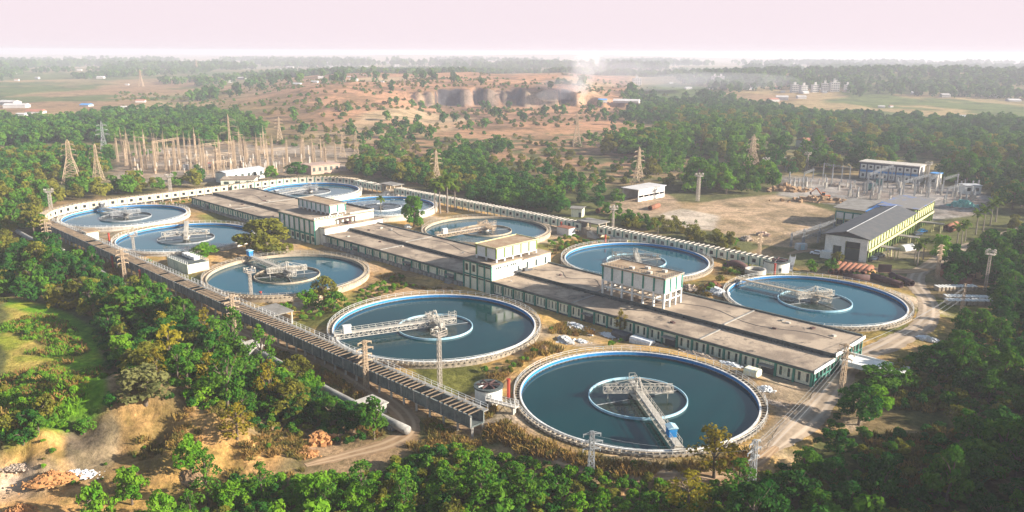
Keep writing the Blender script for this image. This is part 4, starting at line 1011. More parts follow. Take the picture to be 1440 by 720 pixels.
for px, py, lb in ((1223, 268, 'dark green transformer at the front of the grey switchyard'), (1236, 261, 'teal transformer behind the dark green one in the grey switchyard')):
    t = thing('transformer', lb, 'transformer', at(px, py), -.3); MB().box(-1.8, 1.8, -1.3, 1.3, .3, 4.).build('tank', 'car_dark', t)
    for x in (-.9, 0, .9): MB().cyl((x, 0), .22, 4.0, 5.2, 8).build('bushing', 'pale_concrete', t)
    m = MB()
    for q in range(6): m.box(-1.7 + q * .6, -1.45 + q * .6, -1.9, -1.31, .8, 3.6)
    m.build('radiator', 'tarp_green', t); MB().box(-1.7, 1.7, 1.31, 1.8, 1, 4.4).build('conservator', 'steel_pale', t)

# ------------------------------------------------------------------ machine hall on the right
a = at(1217.5, 370, 0); b = at(1310, 310, 0); ang = math.atan2(b.y - a.y, b.x - a.x); Lh = (b - a).length
t = thing('machine_hall', 'long machine hall with dark double-pitched roof and yellow green-ribbed side, by the grey road', 'building', a, ang)
f = at(1163, 358, 0); v = f - a; Wd = abs(-math.sin(ang) * v.x + math.cos(ang) * v.y)
LF = Lh * .66; ze = 8.2
m = MB().box(.3, LF, .3, Wd - .3, 0, ze - .2); m.build('wall', 'olive_paint', t)
MB().ext([(.3, ze - .2), (Wd - .3, ze - .2), (Wd / 2, ze + 1.5)], 0, .6, .9).build('gable', 'steel_dark', t)
rf = MB(); y0, y1, ym = -.9, Wd + .9, Wd / 2
rf.ext([(y0, ze - .1), (y1, ze - .1), (ym, ze + 2.1), (ym, ze + 2.12), (y1, ze + .1), (y1 - .01, ze + .1)][:0] or [(y0, ze - .15), (ym, ze + 1.75), (y1, ze - .15), (y1, ze + .05), (ym, ze + 2.0), (y0, ze + .05)], 0, -1.0, LF + .4)
rf = rf.build('roof', 'tin_roof', t); MB().box(-1.0, LF + .4, ym - .16, ym + .16, ze + 1.98, ze + 2.06).build('ridge_cap', 'tin_pale', rf)
# sunlit side: cream panels and green ribs above, ribbed base below
n = 17
for k in range(n):
    x0 = .6 + (LF - 1) * k / n; x1 = x0 + (LF - 1) / n
    MB().box(x0 + .5, x1 - .5, -.02, .29, 4.4, 7.3).build('side_panel', 'yellow_wall', t)
m = MB()
for k in range(n + 1): x0 = .6 + (LF - 1) * k / n; m.box(x0 - .16, x0 + .16, -.26, .28, 0, 7.8)
m.box(.3, LF, -.3, -.03, 7.4, 7.95); m.build('side_ribs', 'olive_paint', t)
MB().box(0, LF, -.55, -.27, 3.5, 4.3).build('string_course', 'yellow_wall', t)
g = MB().box(-.02, .29, 0, 2.4, 0, ze - .25); g.box(-.02, .29, Wd - 2.8, Wd, 0, ze - .25); g.box(-.02, .29, 2.4, Wd - 2.8, 6.6, ze - .25); g.box(-.02, .29, Wd * .52, Wd * .60, 0, 6.6); g.box(-.02, .29, Wd * .60, Wd - 2.8, 4.6, 6.6); g.build('front_wall', 'white_wall', t)
MB().box(.05, .28, 2.5, Wd * .5, 4.4, 6.5).build('window', 'glass_dark', t); MB().box(.05, .28, 2.5, Wd * .5, 0, 4.2).build('window', 'window_shade', t)
MB().box(.05, .28, Wd * .62, Wd - 3, 0, 4.5).build('gate', 'window_shade', t)
m = MB().box(-2.6, -.05, Wd - 3.0, Wd + .5, 0, 2.4); m.build('gate_wall', 'white_wall', t)
t2 = thing('machine_hall', 'rear half of the machine hall, its flat roof patched with blue and white sheets', 'building', a, ang)
MB().box(LF + .42, Lh, .3, Wd * .95, 0, ze + .9).build('wall', 'olive_paint', t2)
MB().box(LF + .45, Lh + .8, -1., Wd * 1.02, ze + .92, ze + 1.25).build('roof', 'patched_roof', t2)
n = 9
for k in range(n):
    x0 = LF + .8 + (Lh - LF - 1) * k / n; MB().box(x0 + .4, x0 + (Lh - LF - 1) / n - .4, -.02, .29, 4.8, 7.8).build('side_panel', 'yellow_wall', t2)
m = MB()
for k in range(n + 1): x0 = LF + .8 + (Lh - LF - 1) * k / n; m.box(x0 - .16, x0 + .16, -.26, .28, 0, 8.5)
m.build('side_ribs', 'olive_paint', t2); MB().box(LF + .5, Lh, -.55, -.27, 3.5, 4.3).build('string_course', 'yellow_wall', t2)
# annexe on the left
A0 = at(1174, 291, 7.6); A1 = at(1225, 297.5, 7.6); A2 = at(1188, 278, 8.6); v = A1 - A0; an = math.atan2(v.y, v.x); la = v.length
dp = abs(-math.sin(an) * (A2 - A0).x + math.cos(an) * (A2 - A0).y)
t3 = thing('annexe', 'annexe of the machine hall with grey sloping roof, a bright blue sheet on its end', 'building', (A0.x, A0.y, 0), an)
MB().box(.4, la - .2, .5, dp - .3, 0, 7.2).build('wall', 'yellow_wall', t3)
MB().ext([(-.5, 7.35), (dp, 8.6), (dp, 8.85), (-.5, 7.6)], 0, -.5, la * .86).build('roof', 'asbestos_roof', t3)
MB().ext([(-.8, 7.3), (dp, 8.62), (dp, 8.9), (-.8, 7.62)], 0, la * .862, la * 1.05).build('roof_sheet', 'tarp_blue', t3)
for k in range(4): MB().box(.9 + k * la * .24, .9 + k * la * .24 + la * .19, .2, .49, 3.2, 5.6).build('panel', 'white_wall', t3)
m = MB()
for k in range(5): m.box(.4 + k * la * .24, .8 + k * la * .24, .1, .48, 0, 6.2)
m.box(.4, la, .12, .47, 5.7, 6.2); m.build('frame', 'green_paint', t3)
for k in range(3): MB().box(1.2 + k * la * .24, 3.6 + k * la * .24, .3, .48, .5, 2.6).build('window', 'window_shade', t3)
for (p0, p1, lb) in (((1237, 345), (1264, 350), 'nearest flat canopy on the sunny side of the machine hall'), ((1264, 330), (1292, 334), 'middle flat canopy on the sunny side of the machine hall'), ((1295, 311), (1327, 315), 'farthest flat canopy on the sunny side of the machine hall')):
    p, q = at(*p0, 3.6), at(*p1, 3.6); t = thing('canopy', lb, 'canopy', (p.x, p.y, 0), math.atan2(q.y - p.y, q.x - p.x), 'canopies of the machine hall'); l_ = (q - p).length
    MB().box(0, l_, -1.6, 1.6, 3.3, 3.65).build('roof', 'asbestos_roof', t)
    for x in (l_ - .6, l_ * .55):
        for y in (-1.3, 1.3): MB().box(x - .15, x + .15, y - .15, y + .15, 0, 3.3).build('post', 'yellow_wall', t)

# ------------------------------------------------------------------ other buildings
def box_house(p, rz, L_, D_, h, label, wall='white_wall', roof='asbestos_roof', pitch=.0, wins=0, cat='building', name='house', over=.4, door=False, wmat_='window_shade', storeys=1, parts=True):
    """local x along the front, y back; front faces -y"""
    t = thing(name, label, cat, p, rz)
    MB().box(-L_ / 2, L_ / 2, 0, D_, -.5, h).build('wall', wall, t)
    if pitch: MB().ext([(-over, h + .02), (D_ / 2, h + pitch), (D_ + over, h + .02), (D_ + over, h + .25), (D_ / 2, h + pitch + .25), (-over, h + .25)], 0, -L_ / 2 - over, L_ / 2 + over).build('roof', roof, t)
    else: MB().box(-L_ / 2 - over, L_ / 2 + over, -over, D_ + over, h + .004, h + .3).build('roof', roof, t)
    for s_ in range(storeys):
        for k in range(wins):
            x = -L_ / 2 + L_ * (k + .5) / wins; hh = h / storeys; z = s_ * hh
            MB().box(x - L_ / wins * .22, x + L_ / wins * .22, -.06, .05, z + hh * .35, z + hh * .78).build('window', wmat_, t)
    if door: MB().box(L_ * .2, L_ * .2 + 1.1, -.05, .05, 0, 2.1).build('door', 'window_shade', t)
    return t
def between(p0, p1): p, q = at(*p0), at(*p1); return (p + q) / 2, math.atan2(q.y - p.y, q.x - p.x), (q - p).length
# two-storey office
p, rz, l_ = between((1208, 250), (1290, 258.5)); h = 9.2
t = thing('office_building', 'two-storey blue and white office building behind the grey switchyard', 'building', p, rz)
MB().box(-l_ / 2, l_ / 2, 0, 11, -.5, h).build('wall', 'tin_pale', t); MB().box(-l_ / 2 - .8, l_ / 2 + .8, -1, 11.6, h + .01, h + .5).build('roof', 'pale_concrete', t)
MB().box(-l_ / 2, l_ / 2, -.1, -.003, h * .42, h * .55).build('blue_band', 'blue_paint', t)
MB().box(-l_ / 2, l_ / 2, -.12, -.004, h * .86, h * .99).build('upper_band', 'car_dark', t)
for s_ in (0, 1):
    for k in range(8):
        x = -l_ / 2 + l_ * (k + .5) / 8; f = MB().box(x - 1.5, x + 1.5, -.22, -.125, s_ * h * .55 + .6, s_ * h * .5 + 3.6).build('window', 'white_wall', t); MB().box(x - .7, x + .7, -.28, -.221, s_ * h * .55 + 1.2, s_ * h * .5 + 3.).build('pane', 'glass_dark', f)
for k in range(9): x = -l_ / 2 + l_ * k / 8; MB().box(x - .25, x + .25, -.3, -.126, 0, h).build('pilaster', 'car_dark', t)
m = MB().box(l_ / 2 + .01, l_ / 2 + .2, .2, 10.8, 0, h - .3); m.build('end_wall', 'far_white', t)
# open white shed
p, rz, l_ = between((897, 284), (934, 277)); t = thing('open_shed', 'white open-ended shed with flat roof in front of the tan pylon', 'shed', p, rz)
q = at(880, 275); dp = 9.5
MB().box(-l_ / 2 - .6, l_ / 2 + .6, -.6, dp + .6, 5.6, 5.95).build('roof', 'far_white', t); MB().box(-l_ / 2, l_ / 2, 0, .25, 0, 1.8).build('low_wall', 'white_wall', t); MB().box(-l_ / 2, l_ / 2, 0, .25, 2.9, 5.6).build('upper_wall', 'white_wall', t); MB().box(l_ / 2 - .25, l_ / 2, .26, dp, 0, 5.6).build('end_wall', 'white_wall', t); MB().box(-l_ / 2, l_ / 2 - .26, dp - .25, dp, 0, 5.6).build('back_wall', 'tin_pale', t)
for k in range(6): x = -l_ / 2 + .25 + (l_ - .5) * k / 5; MB().box(x - .25, x + .25, -.1, .35, 0, 5.6).build('post', 'far_white', t)
# long pale shed by the left channel and others
p, rz, l_ = between((319, 258), (372, 250)); t = box_house(p, rz, l_, 9, 5.2, 'white long shed with pale blue-grey roof behind the arched-panel filter wing', 'white_wall', 'tin_pale', .9, 6, 'shed', 'long_shed')
p, rz, l_ = between((311, 263), (358, 262)); t = box_house(p, rz, l_, 12, 3.6, 'low cream building with flat stained roof in front of the white long shed', 'cream_wall', 'roof_concrete', 0, 3)
p, rz, l_ = between((438, 246), (478, 242)); t = box_house(p, rz, l_, 12, 5., 'roofless pink brick building behind the far curved channel, beside the dark cypress', 'pink_brick', 'pink_brick', 0, 5)
p, rz, l_ = between((803, 305), (818, 306)); t = box_house(p, rz, l_, 5, 3.6, 'small cream hut with a flat roof behind the straight windowed channel', 'cream_wall', 'asbestos_roof', .5, 0, 'hut', 'hut', .6, True)
p, rz, l_ = between((1356, 273), (1379, 273)); t = box_house(p, rz, l_, 6, 4.2, 'small white control hut with two dark openings at the right end of the switchyard', 'white_wall', 'tin_pale', 0, 2, 'hut', 'hut')
p, rz, l_ = between((1306, 262), (1317, 263)); t = box_house(p, rz, l_, 5, 7, 'tall narrow hut with a blue roof beside the office building', 'pale_concrete', 'tarp_blue', 0, 1, 'hut', 'hut')
p, rz, l_ = between((1138, 211), (1182, 210)); t = box_house(p, rz, l_, 22, 5, 'low building with wide brown sloping roof sunk in the trees left of the office', 'far_white', 'far_red', 2.5, 4)
p, rz, l_ = between((1187, 212), (1217, 212)); t = box_house(p, rz, l_, 16, 5, 'low flat building in the trees, right of the brown sloping roof', 'far_white', 'asbestos_roof', 0, 3)
p, rz, l_ = between((367, 428), (390, 441)); t = thing('open_shelter', 'open shelter with grey flat roof beside the dark channel, below the bare concrete tank', 'shelter', PW(119, -58), PANG)
MB().box(-4.5, 4.5, -2.6, 3.2, 3.3, 3.6).build('roof', 'asbestos_roof', t)
for x in (-4, 0, 4):
    for y in (-2.2, 2.8): MB().box(x - .15, x + .15, y - .15, y + .15, 0, 3.3).build('post', 'pale_concrete', t)
MB().box(-4, 4, 2.5, 2.7, 0, 2.2).build('back_wall', 'pale_concrete', t)
t = thing('valve_house', 'small flat-roofed cream house on the wall between the two tanks by the curved channel', 'hut', PW(247, -59.2), PANG); MB().box(-2.6, 2.6, -2, 2, 0, 4.6).build('wall', 'cream_wall', t); MB().box(-3.2, 3.2, -2.6, 2.6, 4.61, 4.9).build('roof', 'roof_tower', t)
for x in (-1.4, 1.2): MB().box(x - .4, x + .4, -2.08, -2.005, 2.6, 4.).build('window', 'window_shade', t)
t = thing('flow_chamber', 'cream concrete chamber with railings and white hoods, between the olive tree and the dark channel', 'chamber', PW(187, -50), PANG)
MB().box(-7.5, 7.5, -3.5, 3.5, 0, 3.2).build('wall', 'cream_wall', t); MB().box(-7.2, 7.2, -3.2, 3.2, 3.201, 3.26).build('deck', 'dark_concrete', t)
m = MB(); railing(m, [(-7.4 + k * 1.48, -3.4, 3.2) for k in range(11)], 1., .09, .06); railing(m, [(-7.4 + k * 1.48, 3.4, 3.2) for k in range(11)], 1., .09, .06); m.build('railing', 'white_paint', t)
for k in range(4): MB().box(-5.5 + k * 2.4, -3.7 + k * 2.4, .6, 2.6, 3.27, 4.3).build('hood', 'white_wall', t)
def thickener(p, r_, h, label, water_=True):
    t = thing('round_basin', label, 'basin', p, 0); MB().ring(r_ - .3, r_, 0, h, 40).build('wall', 'white_wall', t); MB().ring(r_ - .5, r_ + .25, h + .002, h + .35, 40).build('rim', 'dark_concrete', t)
    MB().cyl((0, 0), r_ - .31, .2, h - .8, 32).build('water', 'water_murky', t); m = MB()
    for k in range(3): a = k * math.pi / 3; m.bar(((r_ - .4) * math.cos(a), (r_ - .4) * math.sin(a), h + .5), (-(r_ - .4) * math.cos(a), -(r_ - .4) * math.sin(a), h + .5), .28)
    m.build('roof_beams', 'rust_dark', t); MB().box(-.35, .35, -r_ - .04, -r_ + .1, .8, 2.2).build('opening', 'window_shade', t); return t
thickener(at(687, 566), 2.7, 3.4, 'small round white basin with rusty beams at the near end of the dark channel')
thickener(at(1091, 382), 4., 3.6, 'round white basin at the end of the windowed channel, behind the low concrete ring')
t = thing('round_basin', 'low pale concrete ring next to the bent brown pipe', 'basin', at(1062, 387)); MB().ring(2.7, 3.2, 0, 2.1, 40).build('wall', 'pale_concrete', t); MB().cyl((0, 0), 2.69, .1, 1.2, 32).build('water', 'water_murky', t)
t = thing('round_basin', 'low pale concrete ring in front of the windowed channel, beside the light mast', 'basin', at(870, 339)); MB().ring(2.9, 3.4, 0, 2.0, 40).build('wall', 'pale_concrete', t); MB().cyl((0, 0), 2.89, .1, 1.2, 32).build('water', 'water_murky', t)
t = thing('footbridge', 'grey railed stairs from the round basin down to the nearest tank', 'footbridge', at(706, 578), R(-30)); MB().box(-3.4, 3.4, -.7, .7, 1.5, 1.7).build('deck', 'pale_concrete', t)
for sg in (-1, 1):
    m = MB(); railing(m, [(-3.3 + k * .94, sg * .65, 1.7) for k in range(8)], 1., .08, .06); m.build('railing', 'white_paint', t)
for x in (-2.6, 2.6): MB().box(x - .2, x + .2, -.5, .5, -.2, 1.5).build('leg', 'pale_concrete', t)
t = thing('footbridge', 'sloping grey steel ramp beside the round white basin behind the road bend tank', 'footbridge', at(1112, 378), R(65)); MB().ext([(-4, .2), (4, 3.0), (4, 3.2), (-4, .4)], 1, -.9, .9).build('deck', 'steel_grey', t)
for sg in (-1, 1):
    m = MB(); railing(m, [(-3.9 + k * .97, sg * .85, .4 + k * .34) for k in range(9)], 1., .08, .06); m.build('railing', 'steel_grey', t)

# ------------------------------------------------------------------ pipes, blocks, heaps, vehicles
def pipe(p, q, r_, label, mat='rust', group=None, name='steel_pipe', z=None):
    p, q = Vector(p), Vector(q); z = r_ if z is None else z; d = (q - p); n = Vector((-d.y, d.x, 0)).normalized()
    t = thing(name, label, 'pipe', (p + q) / 2, math.atan2(d.y, d.x), group); l_ = d.length / 2
    vs = []; fs = []; N = 18
    for x in (-l_, l_):
        for rr in (r_, r_ * .92):
            for k in range(N): a = 2 * math.pi * k / N; vs.append((x, rr * math.cos(a), z + rr * math.sin(a)))
    for k in range(N):
        k2 = (k + 1) % N; fs += [(k, k2, 2 * N + k2, 2 * N + k)[::-1], (N + k, 3 * N + k, 3 * N + k2, N + k2)[::-1], (k, N + k, N + k2, k2)[::-1], (2 * N + k, 2 * N + k2, 3 * N + k2, 3 * N + k)[::-1]]
    MB().add(vs, fs).build('barrel', mat, t, True)
    MB().ring(r_ + .004, r_ + .06, -.12, .12, 18).add([], []).build('joint_collar', mat, t).matrix_local = Matrix.Translation((-l_ * .3, 0, z)) @ Matrix.Rotation(R(90), 4, 'Y')
    return t
ordn = ['leftmost', 'second from the left', 'third from the left', 'fourth from the left', 'fifth from the left', 'sixth from the left', 'rightmost']
for k in range(7):
    a_, b_ = at(1168 + k * 7.4, 386.0 + k * .62), at(1180.5 + k * 7.4, 374.5 + k * .9)
    pipe(a_, b_, .95, f'rusty brown steel pipe in the row behind the road bend tank, {ordn[k]}', 'rust', 'row of rusty pipes')
pipe(at(1217, 393), at(1228, 385), .7, 'bright orange rusty pipe lying loose at the right of the pipe row', 'orange_dirt', 'row of rusty pipes')
for (p0, p1, lb) in (((1186, 392), (1222, 396), 'dark pipe on the ground below the rusty pipe row'), ((1226, 392), (1267, 405), 'dark pipe behind the road bend tank'), ((1253, 391), (1282, 403), 'dark pipe next to the grey road bend')):
    pipe(at(*p0), at(*p1), 1.0, lb, 'rust_dark', 'dark pipes by the road bend')
for (p0, p1, lb, mt) in (((1320, 384), (1331, 394), 'brown pipe lying left in the dark trees behind the concrete blocks', 'rust'), ((1337, 396), (1347, 385), 'brown pipe lying in the middle behind the concrete blocks', 'rust'), ((1351, 384), (1363, 395), 'brown pipe lying right behind the concrete blocks', 'rust'), ((1322, 379), (1341, 379), 'dark pipe lying crosswise farthest behind the concrete blocks', 'rust_dark'), ((1343, 399), (1365, 400), 'dark pipe lying close behind the back row of concrete blocks', 'rust')):
    pipe(at(*p0), at(*p1), 1.05, lb, mt, 'pipes behind the concrete blocks')
for (p0, p1, lb) in (((1330, 324), (1344, 318), 'reddish pipe by the farthest canopy of the machine hall'), ((1336, 327), (1349, 321), 'reddish pipe nearer the palms by the machine hall canopy'), ((840, 300), (850, 298), 'brown pipe lying behind the small cream hut'), ((914, 296), (926, 292), 'rust red pipe at the edge of the open yard below the white shed')):
    pipe(at(*p0), at(*p1), 1.1, lb, 'rust', 'loose brown pipes')
t = thing('bent_pipe', 'bent dark red pipe arching out of the ground to the road bend tank', 'pipe', at(1020, 378)); q = at(1048, 384) - at(1020, 378)
MB().tube([Vector((0, 0, -.5))] + [q * (k / 10) + Vector((0, 0, .5 + 2.2 * math.sin(.35 + k / 10 * 2.2))) for k in range(11)], 1.0, 14).build('barrel', 'rust_dark', t, True)
t = MB(); o_ = PW(290, -74)
pl = [PW(288 - k * 4, -73.5 - .6 * math.sin(k * .25), 1.0) - o_ for k in range(62)]
t = thing('pipeline', 'long grey pipeline on blocks running beside the dark channel', 'pipeline', o_)
MB().tube(pl, .85, 12).build('barrel', 'grey_concrete', t, True); mm = MB()
MB().tube(pl[7:14], .92, 12).build('blue_section', 'blue_paint', t, True)
MB().tube(pl[17:21], .92, 12).build('pale_section', 'tin_pale', t, True)
for k in range(0, 62, 4): mm.cbox(pl[k] - Vector((0, 0, .75)), (1.2, 2.2, .9), PANG)
mm.build('supports', 'grey_concrete', t)
for (s, w_, lb) in ((236, -74.5, 'flat concrete slab roof box over the pipeline near the far power pole'), (103, -73.5, 'white slab box on the pipeline below the bare concrete tank'), (57, -72.5, 'flat concrete slab box at the near end of the pipeline')):
    t = thing('valve_chamber', lb, 'chamber', PW(s, w_), PANG, 'slab boxes on the pipeline'); MB().box(-2.4, 2.4, -2, 2, 0, 2).build('wall', 'grey_concrete', t); MB().box(-2.7, 2.7, -2.3, 2.3, 2.002, 2.2).build('lid', 'pale_concrete', t)
pipe(PW(207, -81), PW(199, -84), 1.3, 'red brown half-buried pipe at the edge of the trees by the pipeline', 'rust')
t = thing('tarpaulin_shelter', 'low grey tarpaulin shelter by the second power pole, beside the pipeline', 'shelter', PW(176, -79.5), PANG); MB().ext([(-2.2, 0), (-1.9, 1.9), (0, 2.4), (1.9, 1.9), (2.2, 0)], 0, -3.5, 3.5).build('cover', 'plastic_white', t); MB().box(3.52, 3.6, -1.2, 1.2, 0, 1.6).build('opening', 'window_shade', t)
for k, (px, py, h, lb) in enumerate(((457, 436, 3.4, 'red standpipe between the bare concrete tank and the second blue-rimmed tank'), (159, 376, 3.6, 'red standpipe under the dark channel near the second power pole'), (198, 396, 3.6, 'red standpipe under the dark channel near the third power pole'), (367, 419, 1.8, 'short red standpipe at the near rim of the bare concrete tank'), (715, 560, 4., 'orange red standpipe left of the nearest tank'), (154, 341, 3.4, 'red standpipe beside the cream valve house by the curved channel'), (851, 344, 3.5, 'red standpipe in front of the windowed channel, right of the porch stairs'), (789, 325, 3.6, 'red standpipe beside the grey sheet box under the windowed channel'), (1089, 386, 3.4, 'red standpipe in front of the round white basin behind the road bend tank'))):
    t = thing('standpipe', lb, 'pipe', at(px, py), 0, 'red standpipes'); MB().cyl((0, 0), .32, 0, h, 12).build('pipe', 'red_paint', t); MB().cyl((0, 0), .42, h, h + .15, 12).build('flange', 'red_paint', t)
t = thing('sheet_box', 'grey metal sheet box under the windowed channel left of the porch', 'box', at(796, 330), PANG); MB().box(-3, 3, -2, 2, 0, 3.).build('wall', 'tin_pale', t); MB().box(-3.1, 3.1, -2.1, 2.1, 3.002, 3.15).build('lid', 'rust', t)
# rows of concrete blocks
for row, (x0, y0, x1, y1, n, nm) in enumerate(((1318, 408, 1369, 407, 11, 'back'), (1330, 421, 1390, 423, 13, 'front'), (1332, 427, 1396, 428, 13, 'nearest'))):
    P0, P1 = at(x0, y0), at(x1, y1); a_ = math.atan2(P1.y - P0.y, P1.x - P0.x); proto = None
    for k in range(n):
        p = P0.lerp(P1, k / (n - 1)); lb = f'white-topped concrete block in the {nm} row of blocks on the right'
        if proto is None:
            t = thing('concrete_block', lb, 'concrete block', p, a_, f'concrete blocks of the {nm} row'); MB().box(-.36, .36, -1.3, 1.3, 0, 1.15).build('block', 'tan_concrete', t); MB().box(-.37, .37, -1.32, 1.32, 1.152, 1.3).build('top', 'white_wall', t); proto = t
        else: dup(proto, p, a_ + rnd.uniform(-.12, .12))
# heaps of rubble and sheets
def heap(px, py, sx, sy, h, label, mat, n=70, rz=None, sz=.5, name='rubble_heap', flat=False):
    p = at(px, py); r_ = random.Random(px * 7 + py); m = MB()
    if sz < .45: n *= 3; sz *= .55
    for k in range(n):
        u = r_.gauss(0, .42); v = r_.gauss(0, .42); zz = h * max(0, 1 - math.hypot(u, v)) * r_.uniform(.5, 1)
        q = sz * r_.uniform(.4, 1.3)
        vs = [Vector((r_.uniform(-1, 1), r_.uniform(-1, 1), r_.uniform(-.7, .7))).normalized() * q for _ in range(8)]
        b = Vector((u * sx, v * sy, zz + q * .2)); c8 = [(-1, -1, -1), (1, -1, -1), (1, 1, -1), (-1, 1, -1), (-1, -1, 1), (1, -1, 1), (1, 1, 1), (-1, 1, 1)]
        e = Matrix.Rotation(r_.uniform(0, 6), 3, 'Z') @ Matrix.Rotation(r_.uniform(-.5, .5), 3, 'X')
        fl = (.25 if flat else .7)
        m.add([b + e @ Vector((c[0] * q * r_.uniform(.6, 1), c[1] * q * r_.uniform(.5, .9), c[2] * q * fl * r_.uniform(.5, 1))) for c in c8], [(0, 3, 2, 1), (4, 5, 6, 7), (0, 1, 5, 4), (1, 2, 6, 5), (2, 3, 7, 6), (3, 0, 4, 7)])
    # the body of the heap
    N, Rr = 22, 7; vs = [(0, 0, h * .8)]; fs = []
    for i in range(1, Rr + 1):
        for k in range(N):
            a_ = 2 * math.pi * k / N; f = i / Rr; w_ = 1 + .25 * (r_.random() - .5); vs.append((sx * .8 * f * w_ * math.cos(a_), sy * .8 * f * w_ * math.sin(a_), h * .8 * (1 - f ** 1.4) * (1 + .35 * (r_.random() - .5)) - .1 * (i == Rr)))
    for k in range(N): fs.append((0, 1 + k, 1 + (k + 1) % N))
    for i in range(Rr - 1):
        for k in range(N): a0 = 1 + i * N; fs.append((a0 + k, a0 + N + k, a0 + N + (k + 1) % N, a0 + (k + 1) % N))
    m.add(vs, fs); o = m.build(name, mat); o.location = p; o.rotation_euler = (0, 0, PANG if rz is None else rz); tag(o, label, 'heap'); return o
heap(808, 462, 4.5, 3., 1.5, 'white heap of torn plastic sheets before the triple-window filter wing', 'plastic_white', 110, sz=.55, name='plastic_heap', flat=True)
heap(793, 480, 3., 2., 1.2, 'grey heap of old roofing sheets beside the rim of the nearest tank', 'tin_pale', 40, sz=.7, flat=True)
heap(818, 481, 2.2, 1.2, .6, 'small white plastic heap beside the grey roofing sheets', 'plastic_white', 30, sz=.4)
heap(764, 494, 1.8, 1.5, 1.6, 'small pointed dirt heap right of the second blue-rimmed tank', 'brown_dirt', 16, sz=.4)
heap(856, 472, 3.2, 1.6, .9, 'low white heap of scraps left of the black covered stack', 'plastic_white', 50, sz=.4, flat=True)
heap(925, 487, 4., 1.6, .7, 'low scattered white scraps right of the pale wrapped stack', 'rubble', 60, sz=.4, flat=True)
heap(985, 500, 6., 1.4, .6, 'long low strip of white scraps along the filter wing near the nearest tank', 'rubble', 70, sz=.4, flat=True)
heap(1028, 513, 3.5, 1.3, .6, 'white scraps left of the pale yellow bale', 'plastic_white', 50, sz=.4, flat=True)
heap(1078, 548, 1.8, 1.5, .8, 'white rubble pile right of the nearest tank in the dirt yard', 'plastic_white', 40, sz=.4)
heap(1090, 568, 3.4, 1.2, .4, 'low scattered white rubble along the rim of the nearest tank', 'rubble', 44, sz=.35, flat=True)
heap(970, 407, 3.2, 2.2, 1.3, 'pale rubble heap behind the filter wing, left of the road bend tank', 'rubble', 60, sz=.6)
heap(1008, 413, 3.4, 2.4, 1.6, 'white heap of scraps at the left rim of the road bend tank', 'plastic_white', 70, sz=.6)
heap(1004, 402, 2.2, 2., 1.4, 'orange brown scrap heap above the white heap by the road bend tank', 'rust', 40, sz=.5)
heap(574, 320, 2.2, 1.4, 1.2, 'small white heap under the big round tree behind the filter wing', 'plastic_white', 30, sz=.5)
heap(1303, 478, 3., 1.2, .9, 'pale heap in the bushes beside the grey road', 'plastic_white', 50, sz=.5)
heap(1174, 262, 6, 3, 1.5, 'pale gravel heap at the front of the grey switchyard', 'rubble', 50, sz=.7)
heap(1354, 290, 6, 4, 2.6, 'heap under green tarpaulins right of the switchyard', 'tarp_green', 70, sz=1.2, name='tarpaulin_heap')
heap(268, 543 + 130, 4.6, 2.5, 1.6, 'dark gravel heap on the dirt mound', 'brown_dirt', 50, sz=.3)
heap(74, 676, 5.2, 2.2, 2., 'orange dirt heap on the pale rubble at the bottom left', 'orange_dirt', 60, rz=.35, sz=.3, name='dirt_heap')
heap(100, 668, 5., 2., .7, 'white rubble around the orange dirt heap at the bottom left', 'plastic_white', 160, rz=.2, sz=.28)
heap(34, 656, 4., 1.6, .5, 'pale grey rubble behind the orange dirt heap', 'rubble', 120, rz=.2, sz=.3)
heap(28, 718, 2.4, 1.4, 1.2, 'second orange dirt heap in the bottom left corner', 'orange_dirt', 40, rz=.2, sz=.3, name='dirt_heap')
heap(447, 622, 3.6, 2.4, 2.2, 'reddish dirt heap beside the clearing left of the footpath', 'orange_dirt', 90, rz=.6, sz=.45, name='dirt_heap')
heap(432, 640, 2.4, 1.6, 1.2, 'smaller reddish dirt heap at the bottom of the clearing', 'orange_dirt', 50, rz=.2, sz=.4, name='dirt_heap')
heap(478, 618, 2.6, 1.6, 1.0, 'low brown dirt heap right of the reddish heap in the clearing', 'brown_dirt', 50, rz=.2, sz=.4, name='dirt_heap')
heap(548, 668, 3.4, 1.6, 1.0, 'low brown heap in the bushes below the footpath', 'brown_dirt', 60, rz=.2, sz=.4, name='dirt_heap')
heap(352, 488, 3., 1.4, 1., 'heap of orange stones by the pipeline below the power pole', 'orange_dirt', 50, sz=.4)
heap(1050, 302 + 36, 2.2, 1.8, 1.5, 'grey rubble heap at the near side of the open dirt yard', 'rubble', 36, sz=.8)
heap(1073, 331, 2.4, 1.8, 1.3, 'small reddish brick heap in the open dirt yard', 'pink_brick', 30, sz=.8)
heap(1103, 268, 12, 5, 3.4, 'dark dug earth bank left of the orange excavator', 'brown_dirt', 90, rz=0, sz=1., name='earth_bank')
heap(1150, 283, 16, 5, 2.6, 'dark dug earth bank below the orange excavator', 'brown_dirt', 90, rz=-.2, sz=1., name='earth_bank')
def bale(px, py, sx, sy, h, label, mat, straps='steel_dark'):
    t = thing('wrapped_stack', label, 'stack', at(px, py), PANG); m = MB(); n = 5
    prof = [(-sy, 0), (-sy * .98, h * .7), (-sy * .7, h), (sy * .7, h), (sy * .98, h * .7), (sy, 0)]
    m.ext(prof, 0, -sx, sx); m.build('cover', mat, t)
    for k in range(3): x = -sx * .6 + k * sx * .6; MB().ext([(a_ * 1.01, b_ * 1.012) for a_, b_ in prof], 0, x - .06, x + .06).build('strap', straps, t)
bale(903, 484, 3.0, 1.2, 1.5, 'long stack wrapped in pale plastic before the paired-window filter wing', 'plastic_white', 'plastic_white')
bale(874, 475, 2.3, 1.3, 1.6, 'stack under a black cover left of the pale wrapped stack', 'steel_dark')
